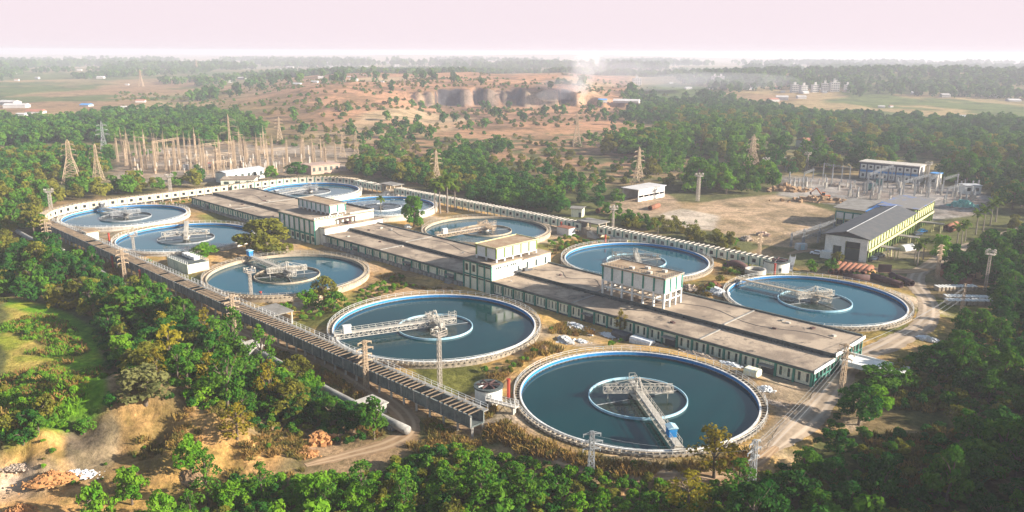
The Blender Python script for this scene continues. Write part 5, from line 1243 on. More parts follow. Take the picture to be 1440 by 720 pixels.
bale(1058, 527, 1.5, 1.3, 1.5, 'pale yellow wrapped bale before the near end of the filter house', 'pale_yellow', 'white_paint')
bale(692, 324 - 4, 1.6, 1.2, 1.3, 'small wrapped stack by the palms behind the concrete-rimmed tank', 'plastic_white', 'white_paint')
def car(p, rz, label, mat):
    t = thing('parked_car', label, 'car', p, rz); prof = [(-2.1, .35), (-2.1, .85), (-1.95, .95), (-1.55, 1.0), (-1.0, 1.48), (.55, 1.5), (1.15, 1.0), (1.95, .88), (2.1, .7), (2.1, .35)]
    MB().ext(prof, 1, -.85, .85).build('body', mat, t)
    MB().ext([(-1.35, 1.02), (-.95, 1.40), (.5, 1.42), (.95, 1.02)], 1, -.862, .862).build('side_window', 'glass_dark', t)
    m = MB().add([(1.13, -.7, 1.03), (1.13, .7, 1.03), (.60, .66, 1.47), (.60, -.66, 1.47)], [(0, 1, 2, 3)]); o = m.build('windscreen', 'glass_dark', t); o.location = (.03, 0, .015)
    for x in (-1.35, 1.35):
        for y in (-.8, .8): MB().tube([(x, y - .1, .33), (x, y + .1, .33)], .33, 14).build('wheel', 'rubber', t)
    for y in (-.6, .6): MB().cbox((2.1, y, .7), (.06, .35, .16)).build('headlight', 'far_white', t)
car(at(1148, 358), R(150), 'white car parked by the left end of the machine hall', 'car_white')
for k, (px, py, lb, mt) in enumerate(((1227, 366, 'dark blue car parked nearest under the sunny side of the machine hall', 'car_dark'), (1236, 361, 'grey car behind the dark blue car by the machine hall', 'steel_grey'), (1249, 352, 'dark car parked beside the white humped tank at the machine hall', 'car_dark'), (1297, 327, 'blue vehicle under the farthest canopy of the machine hall', 'blue_paint'), (1290, 331, 'dark car left of the blue vehicle at the machine hall', 'car_dark'), (1172, 360, 'blue van in the shade before the machine hall front', 'tarp_blue'))):
    car(at(px, py), R(25), lb, mt)
t = thing('humped_tank', 'white half-round tank lying beside the nearest canopy of the machine hall', 'tank', at(1274, 351), R(30)); MB().ext([(2 * math.cos(k * math.pi / 10), 2 * math.sin(k * math.pi / 10)) for k in range(11)], 0, -3, 3).build('shell', 'tin_pale', t, False); MB().box(-2.5, 2.5, -2.1, 2.1, -.2, .12).build('base', 'grey_concrete', t)
t = thing('container', 'small pale blue container beside the transformers beside the annexe of the machine hall', 'container', at(1126, 351), R(10)); MB().box(-1.8, 1.8, -1.2, 1.2, .1, 2.3).build('wall', 'tin_pale', t); MB().box(-.8, .8, -1.25, -1.205, .2, 2.1).build('door', 'pale_blue', t)
t = thing('signboard', 'brown signboard on two posts by the dark pipes at the road junction', 'sign', at(1243, 388), R(-10)); MB().box(-2, 2, -.1, .1, 1.2, 3.8).build('panel', 'rust_dark', t)
for x in (-1.5, 1.5): MB().box(x - .1, x + .1, .11, .3, 0, 3.6).build('post', 'rust_dark', t)
lab = lambda x: f'row of grey steel transformer stands beside the annexe of the machine hall, {x}'
K = dict(metal='steel_grey', peak=1., th=.12, wcol=.6, bw=.4)
gantry([(1112, 347), (1130, 341), (1152, 334), (1172, 327)], 5., lab('front row'), 'transformer stands beside the annexe of the machine hall', **K)
gantry([(1128, 350), (1150, 342), (1172, 334)], 4.4, lab('back row'), 'transformer stands beside the annexe of the machine hall', **K)
# orange excavator
t = thing('excavator', 'orange excavator with raised arm on the dark earth bank', 'excavator', at(1160, 281), R(160))
for sg in (-1, 1): MB().ext([(-2.2, .3), (-1.9, 0), (1.9, 0), (2.2, .3), (2.2, .7), (1.9, 1), (-1.9, 1), (-2.2, .7)], 1, sg * 1.2 - .35, sg * 1.2 + .35).build('track', 'rubber', t)
b_ = MB().box(-2.3, 1.6, -1.4, 1.4, 1.1, 2.3); b_.build('house', 'orange_paint', t); MB().box(.2, 1.7, .1, 1.35, 2.302, 3.6).build('cab', 'glass_dark', t); MB().box(.1, 1.8, 0, 1.4, 3.61, 3.75).build('cab_roof', 'orange_paint', t)
MB().bar((1.6, -.4, 2.1), (4.2, -.4, 5.4), .55).build('boom', 'orange_paint', t); MB().bar((4.2, -.4, 5.5), (6.8, -.4, 3.2), .42).build('stick', 'orange_paint', t); MB().ext([(6.4, 3.3), (7.2, 3.2), (7.1, 2.2), (6.2, 2.0)], 1, -.9, .1).build('bucket', 'rust_dark', t)
# ------------------------------------------------------------------ far buildings, towers, smoke
pr = random.Random(21)
far = [  # px, py(foot), width px, height px, roof, label
    (8, 148, 26, 7, 'far_white', 'long white factory shed by the grassy field of the hazy plain'), (20, 152, 30, 6, 'far_white', 'low cream shed in front of the long white factory shed by the grassy field'),
    (46, 160, 22, 5, 'far_red', 'pinkish long roof among the trees at the far left'), (28, 163, 12, 4, 'far_white', 'small white house left of the pinkish long roof'),
    (118, 150, 14, 4, 'tarp_blue', 'blue roofed shed on the far left plain'), (175, 154, 9, 6, 'far_white', 'white house standing alone in the dry field left of the plateau'),
    (197, 144, 12, 4, 'far_red', 'small house with reddish roof at the edge of the dry field'), (283, 168, 16, 4, 'far_white', 'white shed in trees behind the tan substation'),
    (256, 191, 14, 5, 'far_white', 'white house above the tan substation'), (274, 194, 20, 6, 'tarp_blue', 'blue roofed shed above the tan substation'), (300, 195, 14, 5, 'far_white', 'cream house right of the blue roofed shed above the substation'), (318, 192, 8, 6, 'tin_pale', 'small pale kiosk above the tan substation'),
    (848, 143, 12, 4, 'tarp_blue', 'blue shed below the quarry face'), (880, 144, 36, 3, 'far_white', 'long low white wall shed below the quarry face'), (1025, 144, 8, 4, 'far_red', 'pink roofed house among trees on the ridge'),
    (1122, 161, 22, 6, 'tarp_blue', 'blue roofed shed beyond the trees on the right'), (1154, 166, 14, 5, 'far_red', 'house with reddish roof by the far dirt road'), (1350, 168, 18, 6, 'tin_pale', 'grey roofed shed in the dry field at the right'),
    (1352, 170, 16, 3, 'tarp_blue', 'blue sheet shed in the dry field at the right'), (1383, 165, 10, 5, 'pale_yellow', 'cream domed hut in the dry field at the right'), (1400, 171, 18, 4, 'tarp_blue', 'low blue shed near the right edge'), (1424, 172, 14, 8, 'tarp_blue', 'tall blue shed near the right edge'),
    (1290, 133, 14, 4, 'far_white', 'white house on the wooded slope at the right'), (1331, 137, 12, 6, 'far_white', 'white two-storey house on the wooded slope'), (1380, 127, 24, 7, 'far_white', 'long white hall on the wooded hill at the right'), (1350, 128, 14, 5, 'far_white', 'white house left of the long white hall'),
    (1406, 137, 18, 4, 'far_white', 'pale row of sheds at the foot of the wooded hill'), (1428, 143, 16, 3, 'far_white', 'pale low shed at the right edge under the hill'), (1240, 152, 8, 4, 'far_white', 'tiny white house in the dry field'), (1254, 151, 5, 4, 'far_red', 'tiny red roofed house in the dry field'),
    (1100, 141, 16, 7, 'far_white', 'pale house cluster end on the hazy slope'), (1090, 143, 14, 5, 'far_red', 'brown roofed house on the hazy slope'), (1128, 139, 12, 5, 'far_white', 'white house on the hazy slope right of the brown roof')]
def far_house(px, py, wpx, hpx, roof, label, group=None, wall='far_white'):
    p = at(px, py); sc = (p.y * math.cos(PITCH) - (p.z - CAMZ) * math.sin(PITCH)) / FPX; L_ = wpx * sc; h = hpx * sc * .62; D = min(L_ * .8, 14)
    t = thing('house', label, 'house', p, pr.uniform(-.3, .3), group)
    MB().box(-L_ / 2, L_ / 2, 0, D, -1, h).build('wall', wall, t)
    MB().ext([(-.4, h), (D / 2, h + D * .16), (D + .4, h), (D / 2, h - .05)][:3], 0, -L_ / 2 - .4, L_ / 2 + .4).build('roof', roof, t)
for f in far: far_house(*f)
for k in range(110):
    side = pr.random()
    if side < .55: px, py = pr.uniform(0, 560), 86 + 34 * pr.random() ** 1.3; g = 'far white houses on the left plain'; lb = 'small white house on the hazy plain left of the plateau'
    elif side < .7: px, py = pr.uniform(560, 800), pr.uniform(86, 104); g = 'far white houses behind the plateau'; lb = 'tiny white house in the haze behind the plateau'
    else: px, py = pr.uniform(930, 1200), pr.uniform(112, 132); g = 'far houses in the smoke'; lb = 'pale house in the thick haze right of the quarry'
    far_house(px, py, pr.uniform(4, 11), pr.uniform(2, 4), pr.choice(['far_white', 'far_white', 'far_red', 'tin_pale']), lb, g)
def high_rise(px, y0, y1, wpx, label):
    p, h = H_at(px, y0, y1); L_ = wpx * (p.y * math.cos(PITCH) - (p.z - CAMZ) * math.sin(PITCH)) / FPX
    t = thing('apartment_tower', label, 'apartment tower', p, pr.uniform(-.2, .2)); n = max(4, int(h / 3.2))
    MB().box(-L_ / 2, L_ / 2, 0, L_ * .7, -2, h).build('wall', 'far_white', t); m = MB()
    for s_ in range(n):
        for k in range(4): x = -L_ / 2 + L_ * (k + .5) / 4; m.box(x - L_ * .07, x + L_ * .07, -.4, -.05, h * (s_ + .3) / n, h * (s_ + .75) / n)
    m.build('window_rows', 'window_shade', t); MB().box(-L_ * .15, L_ * .15, L_ * .2, L_ * .5, h, h + 4).build('stair_head', 'far_white', t)
for px, y0, y1, wp, lb in ((1005, 107, 121, 8, 'left one of the pair of pale apartment towers on the hazy skyline'), (1014, 107, 121, 8, 'right one of the pair of pale apartment towers on the hazy skyline'), (896, 110, 119, 12, 'broad pale apartment block in the haze behind the quarry'), (1118, 119, 130, 10, 'first pale tower of the row right of the pair'), (1131, 120, 131, 10, 'second pale tower of the row right of the pair'), (1147, 119, 130, 9, 'third pale tower of the row right of the pair'), (1160, 117, 130, 9, 'fourth pale tower of the row right of the pair'), (1174, 116, 129, 12, 'broadest pale tower in the row right of the pair'), (1192, 119, 129, 8, 'last pale tower of the row, by the wooded slope')):
    high_rise(px, y0, y1, wp, lb)
# smoke drifting from the quarry: puffs of thin even volume
try: volmat('smoke_air', (1., .98, 1.), .0085, .1); volmat('thin_smoke', (.88, .85, .93), .0016, .1)
except Exception: pass
def puff(px, py, up, rx, ry, rz, k):
    p = at(px, py); m = MB(); n = 20; vs = []; fs = []
    r_ = random.Random(k)
    for i in range(11):
        a = math.pi * i / 10
        for j in range(n):
            b = 2 * math.pi * j / n; w_ = 1 + .22 * (float(vn(i * 1.3 + k * 7, j * 1.1, 2., k)) - .5)
            vs.append((rx * w_ * math.sin(a) * math.cos(b), ry * w_ * math.sin(a) * math.sin(b), rz * w_ * math.cos(a)))
    for i in range(10):
        for j in range(n): fs.append((i * n + j, (i + 1) * n + j, (i + 1) * n + (j + 1) % n, i * n + (j + 1) % n))
    o = m.add(vs, fs).build('smoke', 'smoke_air' if rx < 40 else 'thin_smoke'); o.location = (p.x, p.y, p.z + up); tag(o, kind='stuff')
for k, (px, py, up, rx, ry, rz) in enumerate(((776, 143, 8, 20, 16, 8), (802, 142, 12, 22, 18, 11), (818, 140, 26, 16, 16, 20), (828, 140, 44, 24, 20, 14), (800, 141, 22, 18, 16, 14), (790, 141, 18, 34, 22, 9), (846, 134, 38, 60, 40, 22), (905, 130, 26, 120, 70, 24), (1010, 127, 16, 150, 90, 14))):
    puff(px, py, up, rx, ry, rz, k)

# ------------------------------------------------------------------ foliage
def leaf_arrays(seed, R_, H_, lobes, per, ls, zbase, droop=0.2, squash=.8, spread=.72, lobe_r=(.32, .5)):
    rs = np.random.RandomState(seed); P = []; N = []; T = []
    cs = []
    for k in range(lobes):
        a = rs.rand() * 2 * np.pi; q = spread * R_ * np.sqrt(rs.rand()) ; f = rs.rand() ** .8
        zc = zbase + H_ * (.12 + .76 * f) ; q *= (1.05 - .75 * abs(f - .35)) * (1 if f < .75 else .7)
        cs.append((q * np.cos(a), q * np.sin(a), zc, R_ * rs.uniform(*lobe_r) * (1.1 - .35 * f)))
    cs = np.array(cs)
    for c in cs:
        n = int(per * (c[3] / (R_ * .4)) ** 2) + 6; d = rs.normal(size=(n, 3)); d[:, 2] += .35; d /= np.linalg.norm(d, axis=1)[:, None]
        p = c[:3] + d * c[3] * (.62 + .45 * rs.rand(n) ** .6)[:, None] * np.array([1, 1, squash])
        dd = np.linalg.norm((p[:, None] - cs[None, :, :3]) / np.array([1, 1, squash]), axis=2) / cs[None, :, 3]
        keep = (dd < .60).sum(1) == 0; p = p[keep]; d = d[keep]
        P.append(p); N.append(d); T.append(np.full(len(p), rs.rand() * .55) + rs.rand(len(p)) * .35)
    P = np.concatenate(P); N = np.concatenate(N); T = np.concatenate(T); n = len(P)
    nn = N + rs.normal(size=(n, 3)) * .55; nn[:, 2] += .25; nn /= np.linalg.norm(nn, axis=1)[:, None]
    t = np.cross(nn, rs.normal(size=(n, 3))); t /= np.linalg.norm(t, axis=1)[:, None]; b = np.cross(nn, t)
    s = ls * rs.uniform(.55, 1.25, n)[:, None]; k1 = rs.uniform(.45, .8, n)[:, None]
    v0 = P - t * s; v1 = P - b * s * k1 + nn * s * .18; v2 = P + t * s * rs.uniform(.7, 1.1, n)[:, None]; v3 = P + b * s * k1 - nn * s * .05
    return np.stack([v0, v1, v2, v3], 1), T
def quads_mesh(name, Q, T, mat):
    n = len(Q); me = bpy.data.meshes.new(name); me.vertices.add(n * 4); me.vertices.foreach_set('co', Q.reshape(-1)); me.loops.add(n * 4); me.loops.foreach_set('vertex_index', np.arange(n * 4))
    me.polygons.add(n); me.polygons.foreach_set('loop_start', np.arange(n) * 4); me.polygons.foreach_set('loop_total', np.full(n, 4)); me.update(calc_edges=True)
    a = me.attributes.new('tint', 'FLOAT', 'POINT'); a.data.foreach_set('value', np.repeat(T, 4)); me.materials.append(M(mat)); return me
def trunk_mesh(seed, h, r_, limbs, R_, mat='bark'):
    rs = random.Random(seed); m = MB(); top = Vector((rs.uniform(-.3, .3), rs.uniform(-.3, .3), h * .55))
    m.tube([(0, 0, -.4), (top.x * .3, top.y * .3, h * .25), top, top + Vector((0, 0, h * .25))], [r_, r_ * .8, r_ * .6, r_ * .25], 7)
    for k in range(limbs):
        a = 2 * math.pi * k / limbs + rs.uniform(-.4, .4); s0 = Vector((top.x * .7, top.y * .7, h * rs.uniform(.3, .55)))
        e = Vector((math.cos(a) * R_ * .62, math.sin(a) * R_ * .62, h * rs.uniform(.62, .88))); m.tube([s0, s0.lerp(e, .5) + Vector((0, 0, .3)), e], [r_ * .45, r_ * .3, r_ * .1], 5)
    return m.mesh('trunk', mat)
class Proto: pass
PROTO = {}
def mkproto(key, mats, seeds, H, R_, zbase, trunk=True, lobes=13, per=150, ls=.30, **kw):
    for mt in mats:
        for sd_ in seeds:
            p = Proto(); Q, T = leaf_arrays(sd_, R_, H - zbase, lobes, per, ls, zbase, **kw); p.crown = quads_mesh('crown', Q, T, mt); p.H = H; p.R = R_; p.Q = Q; p.T = T; p.mat = mt
            p.trunk = trunk_mesh(sd_, H, R_ * .055 + .06, 5, R_) if trunk else None; PROTO.setdefault((key, mt), []).append(p)
NP = dict(lobes=34, per=135, ls=.33, lobe_r=(.17, .34), squash=.62, spread=.86)
mkproto('tree', ['leaf_dark', 'leaf_mid', 'leaf_olive'], [1, 2, 3], 8., 3.9, 1.6, **NP)
mkproto('tree', ['leaf_bright', 'leaf_grey'], [4, 5], 7., 3.6, 1.1, **NP)
mkproto('round', ['leaf_olive', 'leaf_mid'], [14, 15], 8., 4.6, .3, lobes=46, per=230, ls=.36, lobe_r=(.17, .32), squash=.7, spread=.88)
mkproto('tall', ['leaf_yellow', 'leaf_mid'], [6, 7], 11., 3.2, 1.0, lobes=38, per=62, ls=.30, lobe_r=(.16, .30), spread=.9)
mkproto('bush', ['leaf_bright', 'leaf_mid', 'leaf_dark', 'leaf_olive', 'leaf_yellow'], [8, 9], 3.4, 2.6, .05, trunk=True, lobes=24, per=80, ls=.27, lobe_r=(.18, .36), squash=.65, spread=.85)
def palm_parts(seed, h):
    rs = np.random.RandomState(seed); Q = []; T = []
    for k in range(22):
        a = k * 2.399 + rs.rand() * .4; el = rs.uniform(-.35, 1.1); L_ = rs.uniform(2.4, 3.2); p = np.array([0, 0, h]); d = np.array([np.cos(a) * np.cos(el), np.sin(a) * np.cos(el), np.sin(el)])
        side = np.array([-np.sin(a), np.cos(a), 0.])
        for j in range(7):
            q = p + d * L_ / 7; w0 = .34 * math.sin(math.pi * (j + .6) / 8); w1 = .34 * math.sin(math.pi * (j + 1.6) / 8.2); dr = np.array([0, 0, -.22])
            for sg in (-1, 1): Q.append([p, p + sg * side * w0 * 1.6 + dr * w0 * 2, q + sg * side * w1 * 1.6 + dr * w1 * 2, q]); T.append(rs.rand() * .8)
            p = q; d = d + np.array([0, 0, -.17]); d = d / np.linalg.norm(d)
    return np.array(Q), np.array(T)
for sd_ in (11, 12, 13):
    p = Proto(); h = 8.; Q, T = palm_parts(sd_, h); p.Q = Q; p.T = T; p.crown = quads_mesh('crown', Q, T, 'leaf_palm'); p.H = h + 1; p.R = 3
    p.trunk = MB().tube([(0, 0, -.4), (.15 * (sd_ - 12), .1, h * .5), (0, 0, h)], [.26, .19, .16], 8).mesh('trunk', 'palm_bark'); PROTO.setdefault(('palm', 'leaf_palm'), []).append(p)
vr = random.Random(77)
def plant(kind, mat, p, sc, label, cat='tree', group=None, name='tree', sz=None):
    pt = vr.choice(PROTO[(kind, mat)]); t = thing(name, label, cat, p, vr.uniform(0, 6.28), group); t.scale = (sc * vr.uniform(.85, 1.18), sc * vr.uniform(.85, 1.18), (sz or sc * vr.uniform(.8, 1.3)))
    c = put(pt.crown, 'crown', t)
    if pt.trunk: put(pt.trunk, 'trunk', t)
    return t
# single trees the photo singles out
def tree_at(px, y_top, y_foot, label, kind='tree', mat='leaf_mid', wpx=None, name='tree', cat='tree', group=None):
    p, h = H_at(px, y_top, y_foot); pt = PROTO[(kind, mat)][0]; sz = h / pt.H; sc = sz
    if wpx: d = p.y * math.cos(PITCH) - (p.z - CAMZ) * math.sin(PITCH); sc = wpx * d / FPX / 2 / (pt.R * 1.12)
    return plant(kind, mat, p, sc, label, cat, group, name, sz)
SINGLES = [
    (375, 305, 359, 'big round olive tree beside the filter block with tall pale panels', 'round', 'leaf_olive', 92),
    (287, 341, 365, 'small bright green tree at the near edge of the tank by the big olive tree', 'tree', 'leaf_bright', 44),
    (456, 386, 424, 'olive tree overhanging the near right rim of the bare concrete tank', 'tree', 'leaf_olive', 44),
    (434, 405, 432, 'bright green bush below the overhanging olive tree', 'bush', 'leaf_bright', 34),
    (470, 410, 436, 'green bush right of the overhanging olive tree, above the second tank', 'bush', 'leaf_mid', 50),
    (400, 425, 438, 'small green bush at the corner of the open shelter by the dark channel', 'bush', 'leaf_bright', 26),
    (582, 273, 318, 'big pale green round tree behind the filter house, before the scum covered tank', 'round', 'leaf_mid', 52),
    (418, 225, 249, 'dark rounded cypress-like tree beside the roofless pink building', 'tree', 'leaf_dark', 34),
    (382, 232, 253, 'bright green tree at the right end of the white long shed', 'tree', 'leaf_bright', 20),
    (872, 432, 468, 'slender yellowish tree against the paired-window filter wing', 'tall', 'leaf_yellow', 26),
    (1004, 592, 672, 'tall yellowish tree in front of the near right rim of the nearest tank', 'tall', 'leaf_yellow', 74),
    (968, 655, 725, 'yellow green tree at the bottom, below the tall yellowish tree', 'tall', 'leaf_yellow', 66),
    (1040, 640, 700, 'mid green tree at the road right of the tall yellowish tree', 'tall', 'leaf_mid', 60),
    (1322, 328, 369, 'bright round green tree at the bend of the grey road, beside the leaning pole', 'tree', 'leaf_bright', 36),
    (1178, 352, 370, 'small olive tree in front of the machine hall gate', 'tree', 'leaf_olive', 22),
    (1168, 362, 384, 'round dark green bush left of the rusty pipe row', 'bush', 'leaf_mid', 22),
    (1140, 365, 382, 'bright bush at the right of the round white basin', 'bush', 'leaf_bright', 24),
    (205, 512, 568, 'rounded grey olive tree at the foot of the dirt mound', 'tree', 'leaf_grey', 86),
    (192, 395, 462, 'big bright green tree standing out of the tree belt, near the pipeline', 'tree', 'leaf_mid', 84),
    (268, 610, 668, 'dense bright green tree standing on the dirt mound', 'tree', 'leaf_bright', 50),
    (186, 655, 710, 'yellow green tree at the lower slope of the dirt mound', 'tree', 'leaf_bright', 54),
    (136, 680, 735, 'bright green bush at the bottom edge below the dirt mound', 'bush', 'leaf_bright', 56),
    (334, 562, 618, 'rusty orange tinted tree at the right end of the dirt mound', 'tall', 'leaf_yellow', 60),
    (526, 556, 618, 'large rounded green bush by the footpath, right of the reddish heap', 'tree', 'leaf_mid', 58),
    (437, 520, 560, 'small bright green tree on the bare ground left of the dark channel', 'tree', 'leaf_bright', 40),
    (420, 497, 532, 'yellow green small tree in the strip left of the dark channel', 'tree', 'leaf_olive', 44),
    (1228, 540, 590, 'round yellow topped tree by the grassy field of the dark slope by the road', 'tree', 'leaf_bright', 56),
    (1236, 510, 548, 'dark round tree at the road beside the porch canopy of the filter house', 'tree', 'leaf_mid', 70),
    (688, 551, 572, 'small bush at the right of the small round white basin', 'bush', 'leaf_bright', 14)]
for a in SINGLES:
    px, y0, y1, lb, kd, mt, wp = a; tree_at(px, y0, y1, lb, kd, mt, wp, 'bush' if ' bush' in lb else 'tree', 'bush' if ' bush' in lb else 'tree')
for k, (px, y0, y1) in enumerate(((612, 258, 300), (619, 252, 300), (629, 247, 299), (640, 255, 297))): tree_at(px, y0, y1, 'tall palm of the small group behind the concrete-rimmed tank', 'palm', 'leaf_palm', None, 'palm_tree', 'palm', 'palms behind the concrete-rimmed tank')
tree_at(536, 276, 303, 'single palm standing in front of the scum covered tank', 'palm', 'leaf_palm', None, 'palm_tree', 'palm')
for px, y0, y1 in ((1344, 316, 352), (1352, 312, 344), (1357, 310, 340), (1372, 296, 330), (1382, 290, 326), (1392, 282, 318), (1400, 278, 312)): tree_at(px, y0, y1, 'palm in the row along the grey road beyond the machine hall', 'palm', 'leaf_palm', None, 'palm_tree', 'palm', 'palms along the road')
for px, y0, y1 in ((1290, 338, 374), (1298, 335, 366), (1286, 345, 372)): tree_at(px, y0, y1, 'palm in the clump between the machine hall and the road', 'palm', 'leaf_palm', None, 'palm_tree', 'palm', 'palms before the machine hall')
for px, y0, y1 in ((961, 312, 326), (978, 310, 322), (925, 312, 330)): tree_at(px, y0, y1, 'small palm in the hedge between the windowed channel and the open yard', 'palm', 'leaf_palm', None, 'palm_tree', 'palm', 'palms in the hedge')

